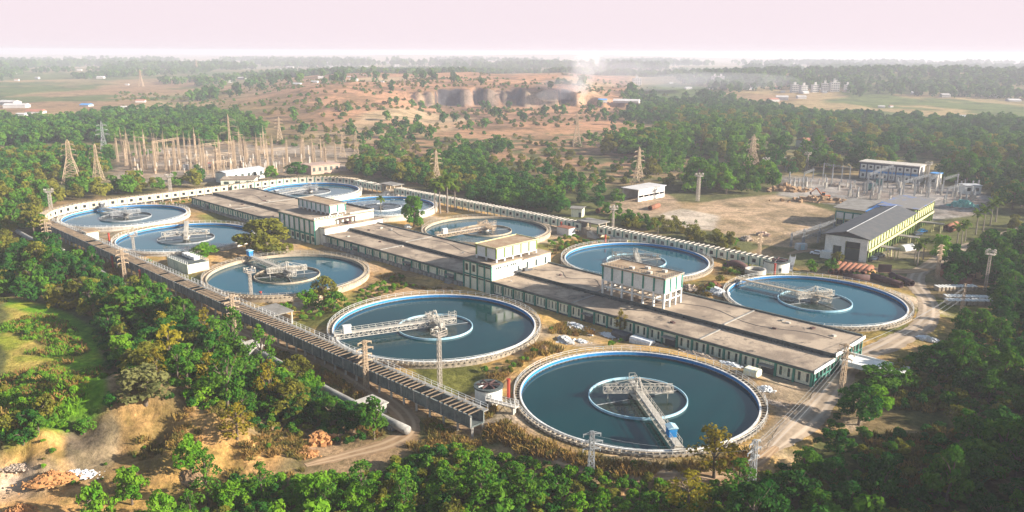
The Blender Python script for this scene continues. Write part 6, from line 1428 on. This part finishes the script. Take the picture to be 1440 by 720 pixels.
# zones where trees grow: polygon of feet in the photo, spacing in metres, kinds, scale, label
Z_ = [
    ([(150, 445), (215, 440), (262, 452), (300, 478), (335, 500), (392, 545), (440, 560), (430, 590), (370, 590), (330, 585), (270, 560), (215, 550), (165, 520), (140, 480)], 4.2, [('tree', 'leaf_dark'), ('tree', 'leaf_mid'), ('tall', 'leaf_mid'), ('tree', 'leaf_olive'), ('tree', 'leaf_bright'), ('tree', 'leaf_dark'), ('tall', 'leaf_yellow'), ('tree', 'leaf_mid')], (.55, 1.2), 'dense {} tree in the belt between the grassy field and the pipeline', 't'),
    ([(0, 345), (60, 352), (110, 378), (160, 402), (215, 432), (200, 445), (140, 455), (80, 435), (30, 425), (0, 420)], 4.8, [('tree', 'leaf_dark'), ('tree', 'leaf_mid'), ('tree', 'leaf_olive'), ('bush', 'leaf_yellow')], (.55, 1.15), '{} tree in the far end of the belt by the grassy field', 't'),
    ([(360, 560), (450, 575), (500, 585), (520, 600), (505, 622), (440, 600), (395, 600), (350, 590)], 3.4, [('tree', 'leaf_dark'), ('bush', 'leaf_mid'), ('tree', 'leaf_mid')], (.55, .8), '{} tree in the thicket between the mound and the footpath', 't'),
    ([(40, 590), (110, 575), (165, 555), (190, 565), (140, 590), (60, 618), (0, 632), (0, 610)], 3.6, [('bush', 'leaf_dark'), ('bush', 'leaf_mid'), ('bush', 'leaf_olive')], (.7, 1.1), '{} bush in the dark hollow between the grassy field and the dirt mound', 'b'),
    ([(200, 745), (330, 690), (420, 680), (540, 690), (640, 700), (760, 735), (820, 770), (300, 790), (180, 790)], 3.6, [('bush', 'leaf_bright'), ('tree', 'leaf_bright'), ('bush', 'leaf_mid'), ('bush', 'leaf_olive'), ('tall', 'leaf_mid'), ('bush', 'leaf_dark')], (.45, 1.0), '{} bush in the thicket along the bottom edge of the picture', 'b'),
    ([(560, 660), (600, 640), (640, 640), (720, 660), (820, 690), (930, 700), (960, 735), (860, 770), (760, 735), (640, 700), (560, 690)], 3.4, [('bush', 'leaf_dark'), ('tree', 'leaf_mid'), ('bush', 'leaf_mid'), ('bush', 'leaf_bright'), ('bush', 'leaf_olive')], (.45, .95), '{} bush in the thicket below the road at the nearest tank', 'b'),
    ([(1040, 730), (1060, 690), (1110, 650), (1165, 612), (1200, 580), (1218, 570), (1215, 640), (1240, 700), (1330, 690), (1345, 620), (1440, 600), (1490, 600), (1490, 800), (1000, 800)], 4.4, [('tree', 'leaf_dark'), ('bush', 'leaf_dark'), ('bush', 'leaf_mid'), ('tree', 'leaf_mid')], (.6, 1.05), '{} tree on the shaded slope below the road', 't'),
    ([(1205, 560), (1230, 528), (1275, 500), (1320, 480), (1355, 462), (1480, 450), (1490, 600), (1345, 610), (1310, 550), (1260, 545)], 5., [('tree', 'leaf_dark'), ('tree', 'leaf_mid'), ('bush', 'leaf_olive'), ('bush', 'leaf_mid')], (.6, 1.0), '{} tree on the slope above the clearing by the grey road', 't'),
    ([(1325, 375), (1375, 345), (1420, 335), (1490, 335), (1490, 450), (1400, 440), (1400, 410), (1330, 400)], 5.6, [('tree', 'leaf_dark'), ('tree', 'leaf_mid'), ('tree', 'leaf_dark')], (.8, 1.15), '{} tree in the dark wood behind the concrete blocks', 't'),
    ([(905, 318), (950, 318), (1010, 338), (1060, 358), (1050, 362), (990, 345), (925, 328), (880, 322)], 4.4, [('tree', 'leaf_mid'), ('tree', 'leaf_olive'), ('bush', 'leaf_yellow')], (.5, .8), '{} tree in the hedge between the windowed channel and the open yard', 't'),
    ([(850, 300), (900, 308), (910, 320), (860, 318)], 4.6, [('tree', 'leaf_mid'), ('bush', 'leaf_bright')], (.6, .9), '{} tree between the small cream hut and the open yard', 't'),
    ([(640, 282), (690, 275), (740, 285), (800, 292), (800, 304), (735, 296), (660, 284)], 5.4, [('tree', 'leaf_dark'), ('tree', 'leaf_mid')], (.9, 1.3), '{} tree in the wood directly behind the windowed channel', 't'),
    ([(600, 296), (660, 292), (690, 300), (640, 304), (600, 312)], 6., [('tree', 'leaf_mid'), ('bush', 'leaf_olive')], (.5, .8), '{} tree around the palms behind the concrete-rimmed tank', 't'),
    ([(940, 300), (955, 292), (985, 288), (1010, 286), (1000, 300)], 7, [('bush', 'leaf_mid'), ('bush', 'leaf_bright')], (.8, 1.2), '{} bush at the back corner of the open yard', 'b'),
    ([(1195, 385), (1230, 375), (1265, 372), (1290, 362), (1300, 372), (1270, 380), (1235, 385)], 6, [('bush', 'leaf_olive'), ('bush', 'leaf_mid')], (.5, .8), '{} bush between the machine hall and the road', 'b'),
    ([(0, 215), (80, 205), (160, 215), (150, 255), (165, 262), (260, 262), (280, 255), (290, 262), (200, 272), (110, 282), (70, 290), (50, 310), (62, 330), (0, 330)], 6.4, [('tree', 'leaf_dark'), ('tree', 'leaf_mid'), ('tree', 'leaf_olive')], (.9, 1.35), '{} tree in the wood outside the curved sunlit channel', 't'),
    ([(500, 235), (560, 240), (640, 235), (700, 262), (860, 292), (800, 296), (700, 278), (640, 276), (520, 250), (480, 245)], 6.8, [('tree', 'leaf_dark'), ('tree', 'leaf_mid'), ('tree', 'leaf_olive')], (.8, 1.3), '{} tree in the wood behind the windowed channel', 't'),
    ([(590, 240), (610, 222), (640, 216), (720, 210), (740, 225), (880, 262), (890, 280), (860, 290), (700, 262), (640, 245)], 8., [('tree', 'leaf_dark'), ('tree', 'leaf_mid'), ('bush', 'leaf_olive')], (.9, 1.4), '{} tree in the grove behind the white open shed', 't'),
    ([(930, 262), (900, 245), (850, 225), (850, 212), (930, 190), (1010, 186), (1080, 198), (1200, 232), (1210, 246), (1090, 247), (1100, 268), (1060, 273), (985, 278)], 7.4, [('tree', 'leaf_dark'), ('tree', 'leaf_mid'), ('tall', 'leaf_mid'), ('tree', 'leaf_bright'), ('tree', 'leaf_olive')], (.8, 1.9), '{} tree in the dark wood around the tall pylon', 't'),
    ([(1210, 245), (1195, 225), (1080, 195), (930, 185), (865, 172), (960, 160), (1080, 176), (1230, 190), (1320, 205), (1440, 220), (1500, 225), (1500, 335), (1420, 330), (1400, 300), (1340, 262), (1300, 240)], 9., [('tree', 'leaf_dark'), ('tree', 'leaf_mid'), ('tree', 'leaf_olive')], (.8, 2.), '{} tree in the forest behind the office building', 't'),
    ([(0, 168), (120, 166), (330, 162), (375, 178), (370, 200), (300, 205), (220, 200), (160, 212), (60, 205), (0, 212)], 10., [('tree', 'leaf_dark'), ('tree', 'leaf_mid')], (1., 1.6), '{} tree in the wood behind the tan substation', 't'),
    ([(486, 192), (500, 182), (588, 180), (595, 190), (540, 196)], 9, [('tree', 'leaf_dark'), ('tree', 'leaf_mid')], (1., 1.5), '{} tree of the small grove at the foot of the plateau', 't'),
    ([(430, 215), (520, 200), (640, 210), (600, 228), (540, 235), (480, 225)], 14, [('bush', 'leaf_olive'), ('tree', 'leaf_mid')], (.9, 1.4), '{} tree scattered on the scrub below the plateau', 't'),
    ([(700, 215), (870, 205), (860, 180), (700, 190), (600, 205)], 20, [('bush', 'leaf_olive'), ('bush', 'leaf_mid'), ('tree', 'leaf_mid')], (1., 1.6), '{} bush scattered on the brown scrub slope', 'b'),
    ([(860, 172), (1080, 188), (1260, 190), (1440, 205), (1440, 180), (1260, 172), (1100, 160), (960, 152), (860, 160)], 11, [('tree', 'leaf_dark'), ('tree', 'leaf_mid')], (1., 1.6), '{} tree in the long belt below the quarry', 't'),
]
CW = {'leaf_dark': 'dark green', 'leaf_mid': 'mid green', 'leaf_bright': 'bright green', 'leaf_olive': 'olive green', 'leaf_yellow': 'yellowish', 'leaf_grey': 'grey green'}
ROADS = [o for o in bpy.data.objects if o.name in ('road', 'dirt_track', 'footpath')]
rp = np.concatenate([np.array([v.co[:2] for v in o.data.vertices]) for o in ROADS]); 
TREES = []; S_T = {'tree': [], 'bush': []}
nz = np.random.RandomState(12)
KEEP = [(at(px, y1).x, at(px, y1).y, 2.5) for px, y0, y1, *_ in SINGLES]
PADS = poly([(1090, 268), (1100, 250), (1205, 252), (1205, 244), (1300, 252), (1400, 275), (1395, 296), (1310, 308), (1180, 286)]), poly([(165, 256), (178, 222), (300, 205), (500, 212), (505, 234), (400, 246), (300, 254)]), poly([(1160, 372), (1160, 325), (1175, 300), (1265, 280), (1345, 300), (1300, 335), (1222, 372)])
for (pp, spc, kinds, scl, lb, tb) in Z_:
    P = poly(pp); x0, y0 = P.min(0); x1, y1 = P.max(0); gx, gy = np.meshgrid(np.arange(x0, x1, spc), np.arange(y0, y1, spc)); gx = gx.ravel() + (nz.rand(gx.size) - .5) * spc; gy = gy.ravel() + (nz.rand(gy.size) - .5) * spc
    k = inside(P, gx, gy) & (nz.rand(gx.size) < (.96 if spc < 6.2 else .10 + .84 * (fbm(gx, gy, 60, 3, 3) > .465))); gx = gx[k]; gy = gy[k]
    s, ww = to_sw(gx, gy); ok = ~((s > -6) & (s < 312) & (ww > -68) & (ww < 86))
    for A in PADS: ok &= ~inside(A, gx, gy)
    gx = gx[ok]; gy = gy[ok]
    if spc < 8:
        dm = np.array([np.min((rp[:, 0] - a) ** 2 + (rp[:, 1] - b) ** 2) if math.hypot(a, b) < 360 else 99 for a, b in zip(gx, gy)]); k = dm > 27; gx = gx[k]; gy = gy[k]
    gz = hz(gx, gy)
    for a, b, c in zip(gx, gy, gz):
        if any((a - q[0]) ** 2 + (b - q[1]) ** 2 < q[2] ** 2 for q in KEEP): continue
        kd, mt = kinds[nz.randint(len(kinds))]; sc = nz.uniform(*scl); TREES.append([a, b, c, kd, mt, sc, lb, tb])
# far clumps on the plain, the plateau and the hills
n = 19000; th = np.radians(nz.uniform(-35, 35, n)); r = 620 * (5600 / 620) ** (nz.rand(n) ** .75); gx = r * np.sin(th); gy = r * np.cos(th)
dens = fbm(gx, gy * .55, 210, 51, 4) ; ok = dens > np.where(r < 1600, .50, np.where(r < 3000, .49, .53)); thd = np.degrees(th); plat = (thd > -20) & (thd < 8) & (r > 600) & (r < 1750); ok &= ~(plat & (nz.rand(n) > .06))
hill = (np.hypot(gx - 900, gy - 1750) < 560); ok |= hill & (nz.rand(n) < .8)
gx, gy, r = gx[ok], gy[ok], r[ok]; gz = hz(gx, gy)
FARP = [(a, b, c, 'tree', 'leaf_dark' if nz.rand() < .6 else 'leaf_mid', nz.uniform(.9, 1.5) * (1 if q < 1200 else 1.5 if q < 3000 else 2.6)) for a, b, c, q in zip(gx, gy, gz, r)]
m_ = 3600; th = np.radians(nz.uniform(-26, 14, m_)); r = nz.uniform(430, 1500, m_); bx = r * np.sin(th); by = r * np.cos(th); k = (fbm(bx, by, 55, 71, 4) > .5) & ~((plant_dist(bx, by) < 40)); bx, by = bx[k], by[k]
k = ~(inside(PADS[0], bx, by) | inside(PADS[1], bx, by)); bx, by = bx[k], by[k]
SCRUB = [(a, b, float(c) - .1, 5 if nz.rand() < .6 else 4, nz.uniform(.5, 1.15)) for a, b, c in zip(bx, by, hz(bx, by))]
# woods that run on beyond both sides of the frame
m_ = 5200; th = np.radians(nz.uniform(29, 68, m_)) * np.where(nz.rand(m_) < .5, 1, -1); r = 95 * (900 / 95) ** np.sqrt(nz.rand(m_)); bx = r * np.sin(th); by = r * np.cos(th)
k = (fbm(bx, by, 50, 73, 4) > .42) & (plant_dist(bx, by) > 12); bx, by = bx[k], by[k]
for a, b, c in zip(bx, by, hz(bx, by)):
    u, v, Z = proj(a, b, c + 3)
    if u < -30 or u > 1470: SCRUB.append((a, b, float(c) - .2, nz.randint(3), nz.uniform(.7, 1.3)))
# the 290 that show largest become objects, the rest one wood
def shows(t):
    u, v, Z = proj(t[0], t[1], t[2] + 2); 
    return (5 * t[5] / Z) if (-25 < u < 1465 and 60 < v < 740) else -1
TREES.sort(key=lambda t: -shows(t)); nb = nt_ = 0; rest = []
LIM_T = 300 - sum(1 for a in SINGLES if a[4] != 'bush') - 4; LIM_B = 300 - 12
for t in TREES:
    a, b, c, kd, mt, sc, lb, tb = t
    isb = kd == 'bush'
    if shows(t) < 0: rest.append(t); continue
    if (isb and nb >= LIM_B) or (not isb and nt_ >= LIM_T): rest.append(t); continue
    nm = 'bush' if isb else 'tree'; l2 = lb.format(CW[mt]); l2 = l2.replace(' tree ', ' bush ') if isb else l2.replace(' bush ', ' tree ')
    plant(kd, mt, (a, b, c), sc, l2, nm, l2, nm)
    if isb: nb += 1
    else: nt_ += 1
print('trees', nt_, 'bushes', nb, 'rest', len(rest), 'far', len(FARP))

# woods and ground cover as stuff: instances on points
def proto_obj(name, kd, mt, lod):
    sd_ = {'near': 31, 'far': 33}[lod]
    if kd == 'tree': Q, T = leaf_arrays(sd_ + len(name), 3.9, 6.4, 11, 60 if lod == 'near' else 16, .55 if lod == 'near' else 1.1, 1.2)
    elif kd == 'tall': Q, T = leaf_arrays(sd_ + len(name), 3.2, 9, 14, 40, .6, 1.8)
    else: Q, T = leaf_arrays(sd_ + len(name), 2.6, 3.3, 9, 55 if lod == 'near' else 20, .42 if lod == 'near' else .8, .0)
    return bpy.data.objects.new(name, quads_mesh(name, Q, T, mt))
def scatter(name, pts, protos):
    """pts: (x, y, z, proto index, scale)"""
    me = bpy.data.meshes.new(name); A = np.array([p[:3] for p in pts], float); me.vertices.add(len(A)); me.vertices.foreach_set('co', A.ravel())
    a = me.attributes.new('pick', 'INT', 'POINT'); a.data.foreach_set('value', np.array([p[3] for p in pts], np.int32))
    a = me.attributes.new('size', 'FLOAT', 'POINT'); a.data.foreach_set('value', np.array([p[4] for p in pts], np.float32)); me.update()
    o = put(me, name); tag(o, kind='stuff')
    cl = bpy.data.collections.new(name + '_kinds')
    for q in protos: cl.objects.link(q)
    g = bpy.data.node_groups.new(name, 'GeometryNodeTree'); g.interface.new_socket('Geometry', in_out='INPUT', socket_type='NodeSocketGeometry'); g.interface.new_socket('Geometry', in_out='OUTPUT', socket_type='NodeSocketGeometry')
    gi_ = g.nodes.new('NodeGroupInput'); go = g.nodes.new('NodeGroupOutput'); ip = g.nodes.new('GeometryNodeInstanceOnPoints'); ci = g.nodes.new('GeometryNodeCollectionInfo')
    ci.inputs['Collection'].default_value = cl; ci.inputs['Separate Children'].default_value = True; ci.inputs['Reset Children'].default_value = True
    def na(n_, t_): q = g.nodes.new('GeometryNodeInputNamedAttribute'); q.data_type = t_; q.inputs[0].default_value = n_; return next(s_ for s_ in q.outputs if s_.enabled and s_.name == 'Attribute')
    rv = g.nodes.new('FunctionNodeRandomValue'); rv.data_type = 'FLOAT_VECTOR'; rv.inputs[0].default_value = (0, 0, 0); rv.inputs[1].default_value = (0, 0, 6.283)
    l = g.links.new; l(gi_.outputs[0], ip.inputs['Points']); l(ci.outputs[0], ip.inputs['Instance']); ip.inputs['Pick Instance'].default_value = True
    l(na('pick', 'INT'), ip.inputs['Instance Index']); l(na('size', 'FLOAT'), ip.inputs['Scale']); l(rv.outputs[0], ip.inputs['Rotation']); l(ip.outputs[0], go.inputs[0])
    md = o.modifiers.new('scatter', 'NODES'); md.node_group = g
    return o
order = [('tree', 'leaf_dark'), ('tree', 'leaf_mid'), ('tree', 'leaf_olive'), ('tall', 'leaf_mid'), ('bush', 'leaf_mid'), ('bush', 'leaf_olive'), ('tree', 'leaf_bright')]
protos = [proto_obj('wood_%02d' % i, k_, m_, 'near') for i, (k_, m_) in enumerate(order)] + [proto_obj('wood_%02d' % (7 + i), 'tree', m_, 'far') for i, m_ in enumerate(('leaf_dark', 'leaf_mid'))]
def oi_(kd, mt):
    if (kd, mt) in order: return order.index((kd, mt))
    return 4 if kd == 'bush' else 1
pts = [(t[0], t[1], t[2] - .2, oi_(t[3], t[4]), t[5]) for t in rest] + [(f[0], f[1], f[2] - .3, 7 + (f[4] == 'leaf_mid'), f[5]) for f in FARP] + SCRUB
scatter('woodland', pts, protos)
# undergrowth: low leafy scrub and dry grass
def grass_obj(name, mat, seed, n=46, h=1.0, r=.8):
    rs = np.random.RandomState(seed); p = np.c_[(rs.rand(n, 2) - .5) * 2 * r, np.zeros(n)]; a = rs.rand(n) * 6.28; d = np.c_[np.cos(a), np.sin(a), np.zeros(n)]; hh = h * rs.uniform(.5, 1.1, n)[:, None]; lean = rs.normal(size=(n, 3)) * .35 * h; lean[:, 2] = 0; w_ = .09
    Q = np.stack([p - d * w_, p + d * w_, p + lean + d * .05 + np.array([0, 0, 1]) * hh, p + lean - d * .05 + np.array([0, 0, 1]) * hh], 1); return bpy.data.objects.new(name, quads_mesh(name, Q, rs.rand(n), mat))
up = [proto_obj('under_00', 'bush', 'leaf_mid', 'near'), proto_obj('under_01', 'bush', 'leaf_dark', 'near'), proto_obj('under_02', 'bush', 'leaf_olive', 'near'), proto_obj('under_03', 'bush', 'leaf_bright', 'near')]
gp_ = [grass_obj('grass_00', 'straw', 1), grass_obj('grass_01', 'straw', 2, h=1.3), grass_obj('grass_02', 'straw_olive', 3), grass_obj('grass_03', 'straw_olive', 4, h=.7, r=1.1), grass_obj('grass_04', 'leaf_bright', 5, h=.8, r=1.1)]
UP = []; GP = []
def fill(pts, spc, scl, picks, out, plantok=False, thr=0.):
    P = poly(pts); x0, y0 = P.min(0); x1, y1 = P.max(0); gx, gy = np.meshgrid(np.arange(x0, x1, spc), np.arange(y0, y1, spc)); gx = gx.ravel() + (nz.rand(gx.size) - .5) * spc * 1.3; gy = gy.ravel() + (nz.rand(gy.size) - .5) * spc * 1.3
    k = inside(P, gx, gy) & (fbm(gx, gy, 14, 61, 3) > thr); gx = gx[k]; gy = gy[k]; s, ww = to_sw(gx, gy)
    ok = np.ones(len(gx), bool)
    for (ts, tw) in TK.values(): ok &= np.hypot(s - ts, ww - tw) > 28.3
    ok &= ~((s > -3) & (s < 294) & (ww > -5) & (ww < 31)); ok &= ~((ww > -67.5) & (ww < -60.5) & (s > 33) & (s < 300)); ok &= ~((ww > -76) & (ww < -71) & (s > 44) & (s < 290)); ok &= ~((ww > 79) & (ww < 86) & (s > 48) & (s < 312))
    gx, gy = gx[ok], gy[ok]
    if len(gx): d = np.array([np.min((rp[:, 0] - a) ** 2 + (rp[:, 1] - b) ** 2) for a, b in zip(gx, gy)]); gx, gy = gx[d > 2.2], gy[d > 2.2]
    for a, b, c in zip(gx, gy, hz(gx, gy)): out.append((a, b, float(c) - .05, picks[nz.randint(len(picks))], nz.uniform(*scl)))
fill([(560, 650), (640, 630), (760, 655), (960, 690), (1040, 680), (1060, 740), (820, 780), (200, 790), (190, 735), (330, 680), (430, 672), (540, 672)], 1.5, (.28, .62), [0, 3, 1, 3, 2], UP)
fill([(1030, 740), (1060, 690), (1110, 645), (1190, 570), (1240, 520), (1330, 480), (1360, 460), (1500, 445), (1500, 800), (1000, 800)], 2.3, (.3, .62), [1, 1, 0, 2], UP, thr=.38)
fill([(130, 470), (200, 440), (300, 480), (430, 560), (540, 620), (500, 640), (400, 610), (330, 590), (200, 560), (150, 520)], 2.1, (.3, .6), [0, 1, 1, 2], UP)
fill([(0, 430), (100, 470), (150, 530), (130, 590), (60, 615), (0, 625)], 1.9, (.16, .5), [3, 3, 0, 3, 2], UP, thr=.44)
fill([(330, 440), (60, 340), (60, 330), (140, 335), (240, 385), (360, 450), (520, 550), (560, 590), (520, 600), (430, 540)], 3.4, (.2, .45), [2, 0, 3], UP, thr=.5)
fill([(540, 560), (640, 545), (760, 470), (820, 440), (900, 470), (700, 600), (680, 610)], 3.0, (.18, .42), [2, 0, 3], UP, thr=.52)
fill([(700, 580), (760, 620), (850, 642), (980, 640), (1060, 620), (1090, 560), (1040, 660), (880, 665), (740, 625)], 2.2, (.16, .4), [2, 0, 2], UP, thr=.48)
fill([(380, 430), (450, 430), (560, 390), (620, 380), (640, 400), (560, 410), (470, 440), (420, 460)], 2.2, (.2, .5), [2, 3, 0], UP, thr=.46)
fill([(760, 350), (800, 330), (850, 345), (1000, 370), (1100, 395), (1020, 420), (960, 400), (820, 380)], 2.8, (.25, .6), [2, 0, 3], UP, thr=.48)
fill([(1180, 385), (1280, 405), (1300, 440), (1240, 480), (1280, 470), (1310, 430), (1290, 395), (1230, 380)], 2.4, (.25, .55), [2, 0, 3], UP, thr=.45)
fill([(250, 270), (420, 300), (420, 330), (340, 330), (250, 360), (160, 330)], 4., (.2, .5), [2, 0], UP, thr=.52)
fill([(60, 610), (160, 580), (300, 590), (420, 640), (330, 700), (200, 690), (60, 690)], 3.2, (.12, .3), [2, 3, 0], UP, thr=.5)
fill([(640, 560), (720, 590), (800, 630), (900, 645), (1010, 640), (1060, 620), (1050, 660), (880, 672), (740, 640), (640, 600), (560, 590)], .95, (.7, 1.35), [0, 1, 0, 2], GP, thr=.38)
fill([(520, 545), (640, 545), (720, 520), (790, 455), (830, 440), (850, 470), (740, 560), (680, 600), (560, 575)], 1.1, (.6, 1.2), [0, 1, 2], GP, thr=.42)
fill([(360, 470), (430, 490), (560, 560), (650, 600), (690, 620), (560, 640), (430, 560), (330, 480)], 1.1, (.6, 1.2), [0, 0, 2, 3], GP, thr=.45)
fill([(180, 580), (300, 575), (430, 610), (440, 660), (330, 700), (260, 690), (180, 640)], 1.1, (.5, 1.1), [0, 0, 2], GP, thr=.47)
fill([(1215, 580), (1260, 545), (1320, 550), (1345, 610), (1325, 685), (1240, 700), (1215, 640)], 1.2, (.7, 1.3), [0, 2, 2, 3], GP, thr=.4)
fill([(0, 425), (80, 445), (140, 520), (120, 580), (0, 622)], 1.3, (.7, 1.5), [4, 3, 4, 0], GP, thr=.40)
fill([(100, 350), (250, 400), (420, 480), (350, 470), (200, 410)], 1.6, (.6, 1.2), [0, 2], GP, thr=.44)
fill([(540, 370), (660, 405), (640, 412), (560, 402), (500, 390)], 1.6, (.4, .9), [0, 3], GP, thr=.45)
fill([(760, 345), (850, 345), (960, 365), (1090, 395), (1010, 420), (800, 375)], 1.8, (.6, 1.2), [0, 2, 3], GP, thr=.45)
fill([(560, 572), (640, 590), (690, 600), (720, 590), (700, 612), (640, 612), (560, 592)], 1.3, (.22, .5), [2, 0, 3], UP, thr=.40)
fill([(470, 520), (560, 560), (640, 588), (690, 598), (700, 615), (620, 608), (540, 575), (460, 535)], 1.0, (.7, 1.4), [0, 1, 2, 0], GP, thr=.36)
print('under', len(UP), 'grass', len(GP))
scatter('undergrowth', UP, up); scatter('dry_grass', GP, gp_)
